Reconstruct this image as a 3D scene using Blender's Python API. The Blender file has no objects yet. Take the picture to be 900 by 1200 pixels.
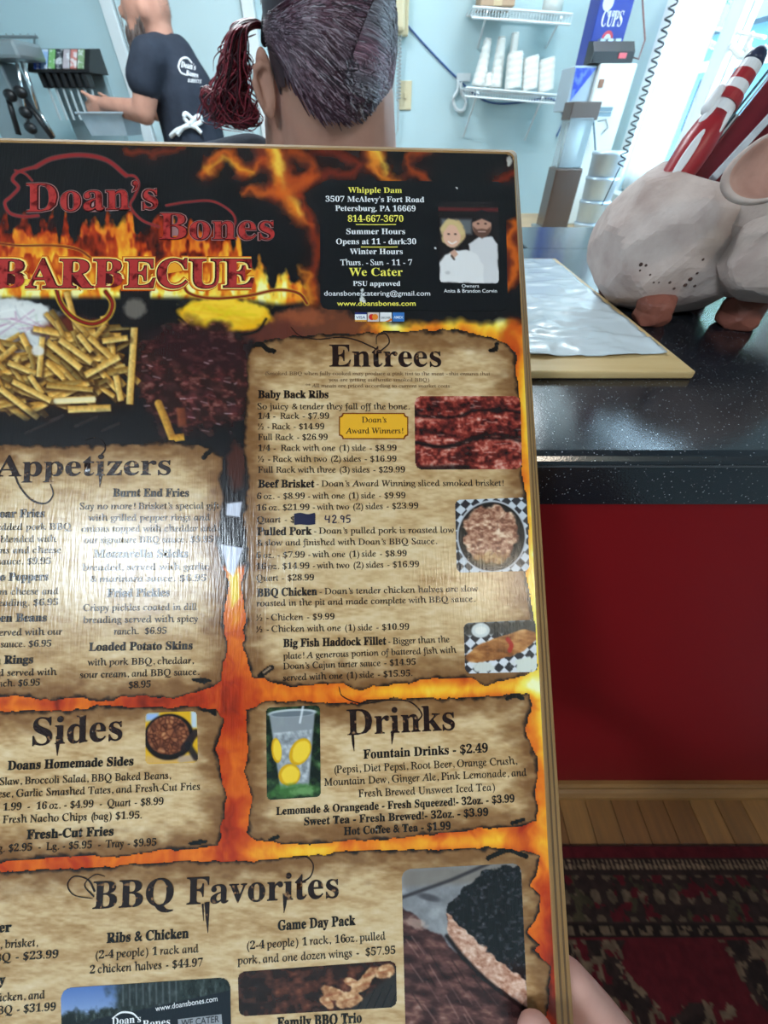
import bpy, bmesh, math, random
import numpy as np
from mathutils import Vector, Matrix, noise as mnoise
random.seed(7)
SC = bpy.context.scene
COL = SC.collection
# ------------------------------------------------------------------ camera
H = 1.22                      # lens height above the floor
PITCH = math.radians(45.6)    # looking down at the menu
FPX = 450.0                   # focal length in pixels of a 900 x 1200 frame
cam_d = bpy.data.cameras.new('camera'); cam = bpy.data.objects.new('camera', cam_d); COL.objects.link(cam)
cam.location = (0, 0, H); cam.rotation_euler = (math.pi/2 - PITCH, 0, 0)
cam_d.sensor_fit = 'VERTICAL'; cam_d.sensor_height = 36.0; cam_d.lens = FPX/1200*36.0
cam_d.clip_start = 0.005; cam_d.clip_end = 200
cam_d.dof.use_dof = True; cam_d.dof.focus_distance = 0.185; cam_d.dof.aperture_fstop = 15.0
SC.camera = cam
# ------------------------------------------------------------------ world and exposure
SC.view_settings.view_transform = 'Standard'; SC.view_settings.look = 'None'
SC.view_settings.gamma = 1.0; SC.view_settings.use_curve_mapping = False
SC.view_settings.exposure = 0.0
W = bpy.data.worlds.new('sky'); SC.world = W; W.use_nodes = True
bg = W.node_tree.nodes['Background']; bg.inputs[0].default_value = (0.60, 0.82, 1.0, 1); bg.inputs[1].default_value = 11.0
def area(name, loc, sx, sy, power, color=(1, 1, 1), rot=(0, 0, 0)):
    d = bpy.data.lights.new(name, 'AREA'); d.shape = 'RECTANGLE'; d.size = sx; d.size_y = sy; d.energy = power; d.color = color
    o = bpy.data.objects.new(name, d); COL.objects.link(o); o.location = loc; o.rotation_euler = rot; return o
CEIL = 2.5
LAMPS = [(-1.06, -1.14, 0.40, 0.52, 46, (0.76, 0.89, 1.0)), (0.88, -1.30, 0.24, 0.24, 12, (1.0, 0.88, 0.72)), (-0.75, 1.75, 0.55, 0.55, 40, (0.86, 0.95, 1.0)), (0.80, 2.35, 0.5, 0.4, 18, (0.86, 0.95, 1.0))]  # the one above the man is an added fill for the back
for (lx, ly, lw, lh, pw, lc) in LAMPS:
    area('ceiling_lamp_light', (lx, ly, CEIL-0.062), lw, lh, pw, lc)
sun = bpy.data.lights.new('sun', 'SUN'); sun.energy = 3.5; sun.angle = 0.02; sun_o = bpy.data.objects.new('sun', sun); COL.objects.link(sun_o)
sun_o.rotation_euler = (math.radians(-28), math.radians(-22), 0); sun_o.location = (0, 0, 6)
# ------------------------------------------------------------------ projection helpers (photo pixel -> point on a real plane)
FW = Vector((0, math.cos(PITCH), -math.sin(PITCH))); UP = Vector((0, math.sin(PITCH), math.cos(PITCH))); RT = Vector((1, 0, 0)); CP = Vector((0, 0, H))
def ray(x, y): return RT*((x-450)/FPX) + FW - UP*((y-600)/FPX)
def on_z(x, y, z):
    d = ray(x, y); return CP + d*((z-H)/d.z)
def on_y(x, y, Y):
    d = ray(x, y); return CP + d*(Y/d.y)
def on_x(x, y, X):
    d = ray(x, y); return CP + d*(X/d.x)
def topx(p):
    q = Vector(p)-CP; zc = q.dot(FW); return (450+FPX*q.dot(RT)/zc, 600-FPX*q.dot(UP)/zc)
# ------------------------------------------------------------------ object helpers
def tag(o, label=None, cat=None, group=None, kind=None):
    if label: o['label'] = label
    if cat: o['category'] = cat
    if group: o['group'] = group
    if kind: o['kind'] = kind
    return o
def empty(name, loc, label=None, cat=None, group=None):
    o = bpy.data.objects.new(name, None); COL.objects.link(o); o.location = loc; o.empty_display_size = 0.02
    tag(o, label, cat, group)
    bpy.context.view_layer.update(); return o
def link(name, me, mat=None, parent=None, smooth=False):
    o = bpy.data.objects.new(name, me); COL.objects.link(o)
    if mat and not me.materials: me.materials.append(mat)
    if smooth and me.polygons: me.polygons.foreach_set('use_smooth', [True]*len(me.polygons))
    if parent:
        o.parent = parent; o.matrix_parent_inverse = inv_of(parent)
    return o
def inv_of(p):
    m = Matrix.Translation(p.location) if p.parent is None else (p.parent.matrix_basis @ p.matrix_parent_inverse @ p.matrix_basis)
    if p.parent is None: m = p.matrix_basis
    return m.inverted()
def obj(name, bm, mat=None, parent=None, smooth=False):
    me = bpy.data.meshes.new(name); bm.normal_update(); bm.to_mesh(me); bm.free(); return link(name, me, mat, parent, smooth)
def B(): return bmesh.new()
def frame(d, upv=Vector((0, 0, 1))):
    d = Vector(d).normalized()
    if abs(d.dot(upv)) > .99: upv = Vector((0, 1, 0))
    s = d.cross(upv).normalized(); return s, s.cross(d).normalized()
def box(bm, lo, hi, bevel=0, M=None):
    lo = Vector(lo); hi = Vector(hi); c = (lo+hi)/2; s = hi-lo
    r = bmesh.ops.create_cube(bm, size=1.0, matrix=Matrix.Translation(c) @ Matrix.Diagonal((abs(s.x), abs(s.y), abs(s.z), 1)))
    vs = r['verts']
    if bevel:
        es = list({e for v in vs for e in v.link_edges})
        g = bmesh.ops.bevel(bm, geom=es, offset=bevel, segments=2, affect='EDGES', profile=0.5)
        vs = list({v for f in g['faces'] for v in f.verts} | {v for v in vs if v.is_valid})
    if M is not None: bmesh.ops.transform(bm, matrix=M, verts=vs)
    return vs
def tube(bm, pts, r, n=8, cap=True):
    pts = [Vector(p) for p in pts]; R = r if isinstance(r, (list, tuple)) else [r]*len(pts); rings = []
    for i, p in enumerate(pts):
        d = (pts[min(i+1, len(pts)-1)]-pts[max(i-1, 0)])
        if d.length < 1e-9: d = Vector((0, 0, 1))
        s, t = frame(d)
        rings.append([bm.verts.new(p+(s*math.cos(2*math.pi*k/n)+t*math.sin(2*math.pi*k/n))*R[i]) for k in range(n)])
    for a, b in zip(rings, rings[1:]):
        for k in range(n): bm.faces.new((a[k], a[(k+1) % n], b[(k+1) % n], b[k]))
    if cap and n > 2:
        bm.faces.new(list(reversed(rings[0]))); bm.faces.new(rings[-1])
def lathe(bm, prof, c, n=24, axis=None, sx=1, sy=1):
    c = Vector(c); rings = []
    s, t, ax = Vector((1, 0, 0)), Vector((0, 1, 0)), Vector((0, 0, 1))
    if axis is not None:
        ax = Vector(axis).normalized(); s, t = frame(ax)
    for r, z in prof:
        rings.append([bm.verts.new(c+ax*z+s*(r*sx*math.cos(2*math.pi*k/n))+t*(r*sy*math.sin(2*math.pi*k/n))) for k in range(n)])
    for a, b in zip(rings, rings[1:]):
        for k in range(n): bm.faces.new((a[k], a[(k+1) % n], b[(k+1) % n], b[k]))
    bm.faces.new(list(reversed(rings[0]))); bm.faces.new(rings[-1])
    bmesh.ops.recalc_face_normals(bm, faces=bm.faces)
def ball(bm, c, r, M=None, sub=3):
    rr = r if isinstance(r, (tuple, list, Vector)) else (r, r, r)
    m = Matrix.Translation(Vector(c)) @ (M.to_4x4() if M is not None else Matrix.Identity(4)) @ Matrix.Diagonal((*rr, 1))
    return bmesh.ops.create_icosphere(bm, subdivisions=sub, radius=1, matrix=m)['verts']
def capsule(bm, a, b, ra, rb, n=14):
    a = Vector(a); b = Vector(b); d = b-a; L = d.length
    if L < 1e-6: ball(bm, a, max(ra, rb)); return
    d /= L; pts = []; R = []
    for k in range(5):
        t = math.pi/2*(1-k/4); pts.append(a-d*ra*math.sin(t)); R.append(max(ra*math.cos(t), 1e-4))
    for k in range(5):
        t = math.pi/2*k/4; pts.append(b+d*rb*math.sin(t)); R.append(max(rb*math.cos(t), 1e-4))
    s, t_ = frame(d); rings = [[bm.verts.new(p+(s*math.cos(2*math.pi*k/n)+t_*math.sin(2*math.pi*k/n))*r) for k in range(n)] for p, r in zip(pts, R)]
    for p, q in zip(rings, rings[1:]):
        for k in range(n): bm.faces.new((p[k], p[(k+1) % n], q[(k+1) % n], q[k]))
    bm.faces.new(list(reversed(rings[0]))); bm.faces.new(rings[-1])
def fused(bm, voxel, smooth=6, fac=0.5):
    """union of overlapping solids as one continuous skin (voxel remesh + smooth); returns a mesh"""
    bmesh.ops.recalc_face_normals(bm, faces=bm.faces)
    me = bpy.data.meshes.new('tmp'); bm.to_mesh(me); bm.free(); o = bpy.data.objects.new('tmp', me); COL.objects.link(o)
    m = o.modifiers.new('r', 'REMESH'); m.mode = 'VOXEL'; m.voxel_size = voxel
    s = o.modifiers.new('s', 'SMOOTH'); s.iterations = smooth; s.factor = fac
    dg = bpy.context.evaluated_depsgraph_get(); out = bpy.data.meshes.new_from_object(o.evaluated_get(dg))
    bpy.data.objects.remove(o); bpy.data.meshes.remove(me)
    out.polygons.foreach_set('use_smooth', [True]*len(out.polygons)); return out
def plate(bm, poly, thick, nrm):
    """solid slab from a planar polygon"""
    nrm = Vector(nrm)*thick; a = [bm.verts.new(Vector(p)) for p in poly]; b = [bm.verts.new(Vector(p)+nrm) for p in poly]; n = len(a)
    bm.faces.new(a); bm.faces.new(list(reversed(b)))
    for k in range(n): bm.faces.new((a[k], b[k], b[(k+1) % n], a[(k+1) % n]))
    bmesh.ops.recalc_face_normals(bm, faces=bm.faces)
def bez(pts, n=12):
    """Catmull-Rom through points"""
    P = [np.array(p, float) for p in pts]; P = [2*P[0]-P[1]]+P+[2*P[-1]-P[-2]]; out = []
    for i in range(1, len(P)-2):
        for k in range(n):
            t = k/n; out.append(.5*((2*P[i])+(-P[i-1]+P[i+1])*t+(2*P[i-1]-5*P[i]+4*P[i+1]-P[i+2])*t*t+(-P[i-1]+3*P[i]-3*P[i+1]+P[i+2])*t**3))
    out.append(P[-2]); return out
# ------------------------------------------------------------------ materials
def s2l(c):
    c = np.asarray(c, float)/255.0
    return np.where(c <= .04045, c/12.92, ((c+.055)/1.055)**2.4)
def lin(c): return (*[float(v) for v in s2l(c)], 1.0)
MATS = {}
def mat(name, c=(128, 128, 128), rough=.5, metal=0, spec=.5, noise=None, bump=None, c2=None, emit=0, trans=0, alpha=1, stretch=None, coat=0, sheen=0, wave=None, sharp=None, attr=None, ior=1.45, transl=0):
    """one Principled surface; noise=(scale, amount) varies the colour towards c2, bump=(scale, strength)"""
    if name in MATS: return MATS[name]
    m = bpy.data.materials.new(name); m.use_nodes = True; nt = m.node_tree; N = nt.nodes; Lk = nt.links; p = N['Principled BSDF']
    p.inputs['Base Color'].default_value = lin(c); p.inputs['Roughness'].default_value = rough; p.inputs['Metallic'].default_value = metal
    p.inputs['Specular IOR Level'].default_value = spec; p.inputs['IOR'].default_value = ior
    p.inputs['Coat Weight'].default_value = coat; p.inputs['Coat Roughness'].default_value = .08
    p.inputs['Sheen Weight'].default_value = sheen
    p.inputs['Transmission Weight'].default_value = trans; p.inputs['Alpha'].default_value = alpha
    if emit: p.inputs['Emission Color'].default_value = lin(c); p.inputs['Emission Strength'].default_value = emit
    tc = N.new('ShaderNodeTexCoord'); src = tc.outputs['Object']
    if stretch:
        mp = N.new('ShaderNodeMapping'); mp.inputs['Scale'].default_value = stretch; Lk.new(src, mp.inputs[0]); src = mp.outputs[0]
    if attr:
        a = N.new('ShaderNodeAttribute'); a.attribute_name = attr; Lk.new(a.outputs['Color'], p.inputs['Base Color'])
    elif noise:
        n = N.new('ShaderNodeTexNoise'); n.inputs['Scale'].default_value = noise[0]; n.inputs['Detail'].default_value = 6; Lk.new(src, n.inputs['Vector'])
        r = N.new('ShaderNodeMapRange'); lo, hi = sharp or (.3, .7); r.inputs[1].default_value = lo; r.inputs[2].default_value = hi; r.inputs[4].default_value = noise[1]; Lk.new(n.outputs['Fac'], r.inputs[0])
        mx = N.new('ShaderNodeMix'); mx.data_type = 'RGBA'; mx.inputs[6].default_value = lin(c); mx.inputs[7].default_value = lin(c2 or [v*.6 for v in c])
        Lk.new(r.outputs[0], mx.inputs[0]); Lk.new(mx.outputs[2], p.inputs['Base Color'])
    if bump:
        n2 = N.new('ShaderNodeTexNoise'); n2.inputs['Scale'].default_value = bump[0]; n2.inputs['Detail'].default_value = 4; Lk.new(src, n2.inputs['Vector'])
        b = N.new('ShaderNodeBump'); b.inputs['Strength'].default_value = bump[1]; b.inputs['Distance'].default_value = bump[2] if len(bump) > 2 else .002
        Lk.new(n2.outputs['Fac'], b.inputs['Height']); Lk.new(b.outputs[0], p.inputs['Normal'])
    if transl:
        t = N.new('ShaderNodeBsdfTranslucent'); t.inputs[0].default_value = lin(c); ms = N.new('ShaderNodeMixShader'); ms.inputs[0].default_value = transl
        out = N['Material Output']; Lk.new(p.outputs[0], ms.inputs[1]); Lk.new(t.outputs[0], ms.inputs[2]); Lk.new(ms.outputs[0], out.inputs[0])
    MATS[name] = m; return m
# ------------------------------------------------------------------ numpy painting kit for flat print
def vnoise(x, y, seed=0):
    x = np.asarray(x, float); y = np.asarray(y, float); ix = np.floor(x).astype(np.int64); iy = np.floor(y).astype(np.int64); fx = x-ix; fy = y-iy
    fx = fx*fx*(3-2*fx); fy = fy*fy*(3-2*fy)
    def h(a, b):
        n = (a*374761393+b*668265263+seed*974711+1013904223) & 0xffffffff
        n = ((n ^ (n >> 13))*1274126177) & 0xffffffff; n = (n ^ (n >> 16)) & 0xffff
        return n/65535.0
    return (h(ix, iy)*(1-fx)+h(ix+1, iy)*fx)*(1-fy)+(h(ix, iy+1)*(1-fx)+h(ix+1, iy+1)*fx)*fy
def fbm(x, y, o=4, seed=0):
    s = 0; a = .5; t = 0
    for i in range(o):
        s = s+a*vnoise(x*2**i, y*2**i, seed+i*17); t += a; a *= .5
    return s/t
def sst(a, b, x): t = np.clip((x-a)/(b-a+1e-9), 0, 1); return t*t*(3-2*t)
def ramp(t, stops):
    ks = [s[0] for s in stops]; return np.stack([np.interp(t, ks, [s[1][i] for s in stops]) for i in range(3)], -1)
FIRE = [(0, (12, 9, 10)), (.2, (60, 14, 8)), (.4, (176, 48, 14)), (.58, (226, 112, 24)), (.75, (246, 176, 40)), (.9, (252, 226, 90)), (1, (255, 246, 190))]
class Cv:
    """a painted sheet: pixel array with the coordinates of each of its points"""
    def __init__(s, x0, y0, x1, y1, k=1.0):
        s.x0, s.y0, s.k = x0, y0, k; s.w = int((x1-x0)*k)+1; s.h = int((y1-y0)*k)+1
        s.X, s.Y = np.meshgrid(x0+np.arange(s.w)/k, y0+np.arange(s.h)/k); s.im = np.zeros((s.h, s.w, 3))
    def put(s, m, c, sl=None):
        m = np.clip(m, 0, 1)[..., None]; c = np.asarray(c, float)
        if sl is None: s.im = s.im*(1-m)+c*m
        else: s.im[sl] = s.im[sl]*(1-m)+c*m
    def sl(s, xa, ya, xb, yb):
        i0 = max(int((xa-s.x0)*s.k), 0); i1 = min(int((xb-s.x0)*s.k)+2, s.w); j0 = max(int((ya-s.y0)*s.k), 0); j1 = min(int((yb-s.y0)*s.k)+2, s.h)
        return (slice(j0, max(j1, j0)), slice(i0, max(i1, i0)))
    def stroke(s, pts, w, c, a=1, soft=1.0, warp=0, seed=0, bar=None):
        """soft polyline; w one width or one per point; bar = colour across the width (light edge, dark edge)"""
        W_ = list(np.interp(np.linspace(0, 1, len(pts)), np.linspace(0, 1, len(w)), w)) if isinstance(w, (list, tuple)) else [w]*len(pts); m_ = max(W_)*1.3+soft*2+warp
        xs = [p[0] for p in pts]; ys = [p[1] for p in pts]; sl = s.sl(min(xs)-m_, min(ys)-m_, max(xs)+m_, max(ys)+m_)
        X = s.X[sl]; Y = s.Y[sl]
        if X.size == 0: return
        if warp:
            X = X+(fbm(X/14, Y/14, 3, seed)-.5)*2*warp; Y = Y+(fbm(X/14+9, Y/14, 3, seed+5)-.5)*2*warp
        best = np.full(X.shape, 1e9); side = np.zeros(X.shape)
        for (p, q, wa, wb) in zip(pts, pts[1:], W_, W_[1:]):
            dx, dy = q[0]-p[0], q[1]-p[1]; L2 = dx*dx+dy*dy+1e-9; t = np.clip(((X-p[0])*dx+(Y-p[1])*dy)/L2, 0, 1)
            ex = X-p[0]-t*dx; ey = Y-p[1]-t*dy; d = np.sqrt(ex*ex+ey*ey)-(wa+(wb-wa)*t)/2
            sd = (ex*dy-ey*dx)/math.sqrt(L2); side = np.where(d < best, sd/(max(W_)/2), side); best = np.minimum(best, d)
        if bar is not None and len(pts) == 2:      # square-cut ends
            dx, dy = pts[1][0]-pts[0][0], pts[1][1]-pts[0][1]; L_ = math.hypot(dx, dy)+1e-9; al = np.abs(((X-(pts[0][0]+pts[1][0])/2)*dx+(Y-(pts[0][1]+pts[1][1])/2)*dy)/L_)-L_/2; best = np.maximum(np.abs(((X-pts[0][0])*dy-(Y-pts[0][1])*dx)/L_)-max(W_)/2, al)
        m = (1-sst(-soft, soft, best))*a
        if bar is not None:
            t = np.clip(side*.5+.5, 0, 1)[..., None]; cc = np.asarray(bar[0], float)*(1-t)+np.asarray(bar[1], float)*t
            cc = cc*(.86+.28*fbm(X/3, Y/3, 2, seed+3)[..., None]); s.put(m, cc, sl)
        else: s.put(m, c, sl)
    def blob(s, cx, cy, rx, ry, c, a=1, soft=.15, rot=0, warp=.0, ns=10, seed=0, tex=None):
        R = max(rx, ry)*(1.3+warp)+3; sl = s.sl(cx-R, cy-R, cx+R, cy+R); X = s.X[sl]-cx; Y = s.Y[sl]-cy
        if X.size == 0: return
        ca, sa = math.cos(rot), math.sin(rot); d = np.sqrt(((X*ca+Y*sa)/rx)**2+((-X*sa+Y*ca)/ry)**2)
        if warp: d = d+(fbm((X+cx)/ns, (Y+cy)/ns, 3, seed)-.5)*2*warp
        col = c if tex is None else tex(X+cx, Y+cy)
        s.put((1-sst(1-soft, 1+soft, d))*a, col, sl)
    def rect(s, xa, ya, xb, yb, c, a=1, soft=.6, r=0):
        sl = s.sl(xa-3, ya-3, xb+3, yb+3); X = s.X[sl]; Y = s.Y[sl]
        if X.size == 0: return
        qx = np.abs(X-(xa+xb)/2)-(xb-xa)/2+r; qy = np.abs(Y-(ya+yb)/2)-(yb-ya)/2+r
        d = np.sqrt(np.maximum(qx, 0)**2+np.maximum(qy, 0)**2)+np.minimum(np.maximum(qx, qy), 0)-r
        s.put((1-sst(-soft, soft, d))*a, c, sl)
    def poly(s, pts, c, a=1, soft=.8, warp=0, seed=0, ns=8):
        xs = [p[0] for p in pts]; ys = [p[1] for p in pts]; g = warp+soft+2; sl = s.sl(min(xs)-g, min(ys)-g, max(xs)+g, max(ys)+g)
        if s.X[sl].size: s.put((1-sst(-soft, soft, -poly_sd(s.X[sl], s.Y[sl], pts, warp, seed, ns)))*a, c, sl)
    def at(s, x, y):
        fx = np.clip((x-s.x0)*s.k, 0, s.w-1.001); fy = np.clip((y-s.y0)*s.k, 0, s.h-1.001); i = fx.astype(int); j = fy.astype(int); a = (fx-i)[..., None]; b = (fy-j)[..., None]
        return (s.im[j, i]*(1-a)+s.im[j, i+1]*a)*(1-b)+(s.im[j+1, i]*(1-a)+s.im[j+1, i+1]*a)*b
def poly_sd(X, Y, pts, warp=0, seed=0, ns=8):
    """signed distance to a polygon, positive inside"""
    if warp:
        X = X+(fbm(X/ns, Y/ns, 3, seed)-.5)*2*warp; Y = Y+(fbm(X/ns+31, Y/ns, 3, seed+7)-.5)*2*warp
    best = np.full(X.shape, 1e9); ins = np.zeros(X.shape, bool); n = len(pts)
    for k in range(n):
        (ax, ay), (bx, by) = pts[k], pts[(k+1) % n]; dx, dy = bx-ax, by-ay; t = np.clip(((X-ax)*dx+(Y-ay)*dy)/(dx*dx+dy*dy+1e-9), 0, 1)
        best = np.minimum(best, (X-ax-t*dx)**2+(Y-ay-t*dy)**2)
        c = ((ay > Y) != (by > Y)) & (X < (bx-ax)*(Y-ay)/((by-ay) if abs(by-ay) > 1e-9 else 1e-9)+ax); ins ^= c
    d = np.sqrt(best); return np.where(ins, d, -d)
# ------------------------------------------------------------------ the plane of the held menu
MD = 0.171
MU = np.array((.9990, -.0154, .0409)); MV = np.array((.0227, .9965, -.0812)); MU /= np.linalg.norm(MU); MV -= MU*MU.dot(MV); MV /= np.linalg.norm(MV); MN = np.cross(MU, MV)
if MN[2] > 0: MN = -MN                     # towards the camera
def c2w(q): q = np.asarray(q); return q[..., 0:1]*np.array(RT)-q[..., 1:2]*np.array(UP)+q[..., 2:3]*np.array(FW)
P0c = np.array((0, 0, MD))
def px2loc(x, y):
    d = np.array(((x-450)/FPX, (y-600)/FPX, 1.0)); t = MN.dot(P0c)/MN.dot(d); q = d*t-P0c; return q.dot(MU), q.dot(MV), t
def loc2px(a, b):
    a = np.asarray(a); b = np.asarray(b); q = P0c+a[..., None]*MU+b[..., None]*MV; return 450+FPX*q[..., 0]/q[..., 2], 600+FPX*q[..., 1]/q[..., 2]
def loc2w(a, b, l=0.0):
    a = np.asarray(a, float); b = np.asarray(b, float); q = P0c+a[..., None]*MU+b[..., None]*MV+np.asarray(l, float)[..., None]*MN
    return c2w(q)+np.array(CP)
MM = 1e-3
PRINT_GAIN = 1.0
def colour_attr(me, rgb, gain=None):
    c = s2l(np.clip(rgb, 0, 255))*(PRINT_GAIN if gain is None else gain); a = me.color_attributes.new('print', 'FLOAT_COLOR', 'POINT')
    buf = np.ones((len(me.vertices), 4), np.float32); buf[:, :3] = np.clip(c, 0, .95).reshape(-1, 3); a.data.foreach_set('color', buf.ravel())
def grid_mesh(name, A, Bq, C, D, nx, ny, colfn, lift, maskfn=None):
    """A B C D: the local corners TL TR BR BL; colfn and maskfn take pixel coordinates (and u, v)"""
    u, v = np.meshgrid(np.linspace(0, 1, nx+1), np.linspace(0, 1, ny+1)); a = (A[0]*(1-u)+Bq[0]*u)*(1-v)+(D[0]*(1-u)+C[0]*u)*v; b = (A[1]*(1-u)+Bq[1]*u)*(1-v)+(D[1]*(1-u)+C[1]*u)*v
    X, Y = loc2px(a, b); rgb = colfn(X, Y, u, v).reshape(-1, 3); co = loc2w(a, b, np.full(a.shape, lift)).reshape(-1, 3)
    j, i = np.meshgrid(np.arange(ny), np.arange(nx), indexing='ij'); w = nx+1
    q = np.stack([j*w+i, (j+1)*w+i, (j+1)*w+i+1, j*w+i+1], -1)
    if maskfn is not None:
        k = maskfn(X, Y, u, v); kc = (k[:-1, :-1] & k[1:, :-1] & k[:-1, 1:] & k[1:, 1:]); q = q[kc]
    q = q.reshape(-1, 4)
    used = np.unique(q); mp = np.zeros(len(co), np.int64); mp[used] = np.arange(len(used)); co = co[used]; rgb = rgb[used]; q = mp[q]
    me = bpy.data.meshes.new(name); me.vertices.add(len(co)); me.vertices.foreach_set('co', co.astype(np.float32).ravel())
    me.loops.add(q.size); me.loops.foreach_set('vertex_index', q.astype(np.int32).ravel()); me.polygons.add(len(q))
    me.polygons.foreach_set('loop_start', np.arange(len(q), dtype=np.int32)*4)
    me.update(); me.validate(); colour_attr(me, rgb); return me
# ------------------------------------------------------------------ the held menu: printed picture
PRINT = mat('laminated_print', rough=.2, spec=.5, attr='print', bump=(1100, .34, .0004), stretch=(1, .10, .10))
random.seed(11)
SB = [px2loc(-96, 172), px2loc(600, 174.5)]
A_L = px2loc(-96, 640)[0]; A_R = np.mean([px2loc(x, y)[0] for x, y in ((600, 190), (612, 400), (619.5, 583), (631, 780), (642.5, 980), (650, 1090))]); B_T = np.mean([s[1] for s in SB]); B_B = B_T+(A_R-A_L)*1.56
def paint_sheet():
    c = Cv(-115, 160, 670, 1330, 1.05); X, Y = c.X, c.Y
    wx = X+(fbm(X/30, Y/30, 3, 1)-.5)*36; wy = Y+(fbm(X/30, Y/30, 3, 5)-.5)*50
    # fire behind the parchment panels
    t = .28+.42*fbm(wx/34, wy/75, 4, 3)+.16*(fbm(wx/9, wy/16, 3, 8)-.5)
    for (x, y, rx, ry, a) in [(622, 470, 18, 75, .46), (632, 700, 18, 100, .42), (640, 830, 18, 50, .36), (632, 600, 16, 50, .34), (640, 960, 14, 60, .12), (648, 1010, 12, 40, .06), (646, 1110, 12, 40, -.14), (650, 1180, 14, 40, -.2),
                              (277, 700, 12, 45, .16), (275, 760, 14, 40, .02), (272, 830, 14, 60, -.08), (276, 905, 14, 50, .04), (274, 980, 14, 40, -.06), (272, 665, 8, 14, .28),
                              (360, 1000, 60, 12, .24), (480, 992, 60, 12, .2), (560, 985, 60, 10, .22), (200, 1004, 60, 10, .02), (60, 1015, 80, 8, -.02), (60, 824, 100, 7, -.06), (200, 824, 50, 8, -.02),
                              (340, 812, 70, 9, .02), (450, 812, 70, 9, .14), (540, 808, 60, 9, .26), (610, 803, 30, 12, .3), (425, 376, 22, 14, .2), (462, 378, 14, 22, .42), (500, 376, 14, 20, .2), (530, 375, 16, 22, .5), (560, 376, 14, 20, .25), (588, 378, 16, 22, .46)]: 
        sl = c.sl(x-3*rx, y-3*ry, x+3*rx, y+3*ry); t[sl] += a*np.exp(-((X[sl]-x)/rx)**2-((Y[sl]-y)/ry)**2)
    fire = ramp(np.clip(t, 0, 1), FIRE)
    fb = fbm(X/20, Y/20, 2, 2); black = np.stack([14+8*fb, 13+6*fb, 15+9*fb], -1)
    mixm = np.maximum(sst(372, 384, Y+(fbm(X/15, Y/15, 3, 9)-.5)*14)*sst(392, 400, X), sst(640, 668, Y)*sst(250, 262, X)*0+sst(655, 668, Y))
    mixm = np.maximum(mixm, sst(606, 614, X)*sst(372, 400, Y))
    mixm = np.maximum(mixm, sst(800, 806, Y))
    c.im = black*(1-mixm[..., None])+fire*mixm[..., None]
    # wisps of flame over the black head of the sheet
    def wisp(pts, w, t_, a, seed, soft=5):
        w2 = [v*1.5 for v in w] if isinstance(w, list) else w*1.5; w1 = [v*.7 for v in w] if isinstance(w, list) else w*.7
        c.stroke(bez(pts, 6), w2, ramp(np.array(t_*.72), FIRE), a*.55, soft*1.6, 9, seed); c.stroke(bez(pts, 6), w1, ramp(np.array(t_), FIRE), a*.9, soft, 8, seed+50)
    wisp([(238, 205), (250, 190), (268, 180), (280, 196), (292, 202), (306, 186)], 12, .55, .85, 1)
    wisp([(246, 202), (262, 184), (278, 194), (294, 203)], 5, .78, .8, 2)
    wisp([(318, 172), (326, 195), (330, 220), (345, 245), (366, 268)], [26, 20, 20, 16, 4], .6, .95, 3)
    wisp([(322, 172), (329, 200), (336, 225), (352, 250)], [13, 10, 9, 3], .86, .95, 4)
    wisp([(285, 226), (310, 222), (330, 226), (360, 214), (374, 206)], [8, 14, 18, 16, 8], .54, .85, 5)
    wisp([(340, 176), (356, 186), (366, 200), (352, 212), (338, 204)], 12, .5, .7, 6)
    wisp([(150, 176), (175, 181), (200, 176), (214, 170)], 9, .42, .6, 7)
    wisp([(378, 178), (400, 182), (420, 196), (410, 206), (385, 204)], 14, .36, .65, 8)
    wisp([(432, 172), (440, 188), (448, 204), (470, 212)], [20, 18, 12, 3], .62, .95, 9)
    wisp([(436, 172), (444, 190), (452, 206)], [9, 8, 3], .85, .9, 10)
    wisp([(500, 173), (484, 184), (476, 196), (494, 206), (502, 212)], [16, 12, 8, 10, 4], .48, .75, 11)
    wisp([(352, 172), (368, 178), (390, 172)], 10, .3, .6, 12)
    wisp([(352, 230), (362, 255), (372, 290), (366, 330), (372, 352)], [8, 10, 16, 12, 6], .42, .6, 13)
    wisp([(354, 316), (362, 336), (364, 356)], [4, 12, 10], .66, .8, 14)
    wisp([(585, 212), (596, 204), (608, 196)], 12, .36, .7, 15)
    wisp([(604, 262), (598, 285), (604, 310), (597, 335)], [12, 16, 18, 10], .56, .9, 16)
    wisp([(600, 380), (594, 395), (602, 410)], 12, .5, .9, 17)
    # brown meat on the edge of the platter
    c.blob(372, 385, 62, 24, (110, 58, 36), .95, .25, 0, .35, 9, 3); c.blob(352, 372, 30, 10, (150, 76, 44), .8, .4, 0, .4, 6, 4); c.blob(325, 392, 40, 14, (94, 44, 34), .9, .4, 0, .4, 8, 9)
    # burning brand name: licks of flame behind the letters
    S0 = c.sl(-115, 225, 385, 365); XF, YF_ = X, Y; X, Y = X[S0], Y[S0]
    lick = 300-28*fbm(X/12, X*0+.5, 2, 21)-36*vnoise(X/7, X*0, 22)**1.5
    tb_ = sst(262, 318, X); lick = lick*(1-tb_)+(340-(30*vnoise(X/8, X*0, 23)*np.clip((372-X)/60, 0, 1)))*tb_
    m = sst(-7, 5, Y-lick+(fbm(X/7, Y/12, 3, 24)-.5)*24)*(1-sst(345, 353, Y-(8*np.exp(-((X-330)/35)**2))))*(1-sst(352, 364, X))
    ft = .42+.55*fbm(X/9, Y/17, 3, 25)+.28*sst(260, 340, Y)-.15
    holes = sst(.44, .6, fbm(X/11, Y/24, 3, 29))*.5
    c.put(m, ramp(np.clip(ft-holes*.6+.12*sst(318, 340, Y), .03, .97), FIRE), S0); X, Y = XF, YF_
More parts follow.
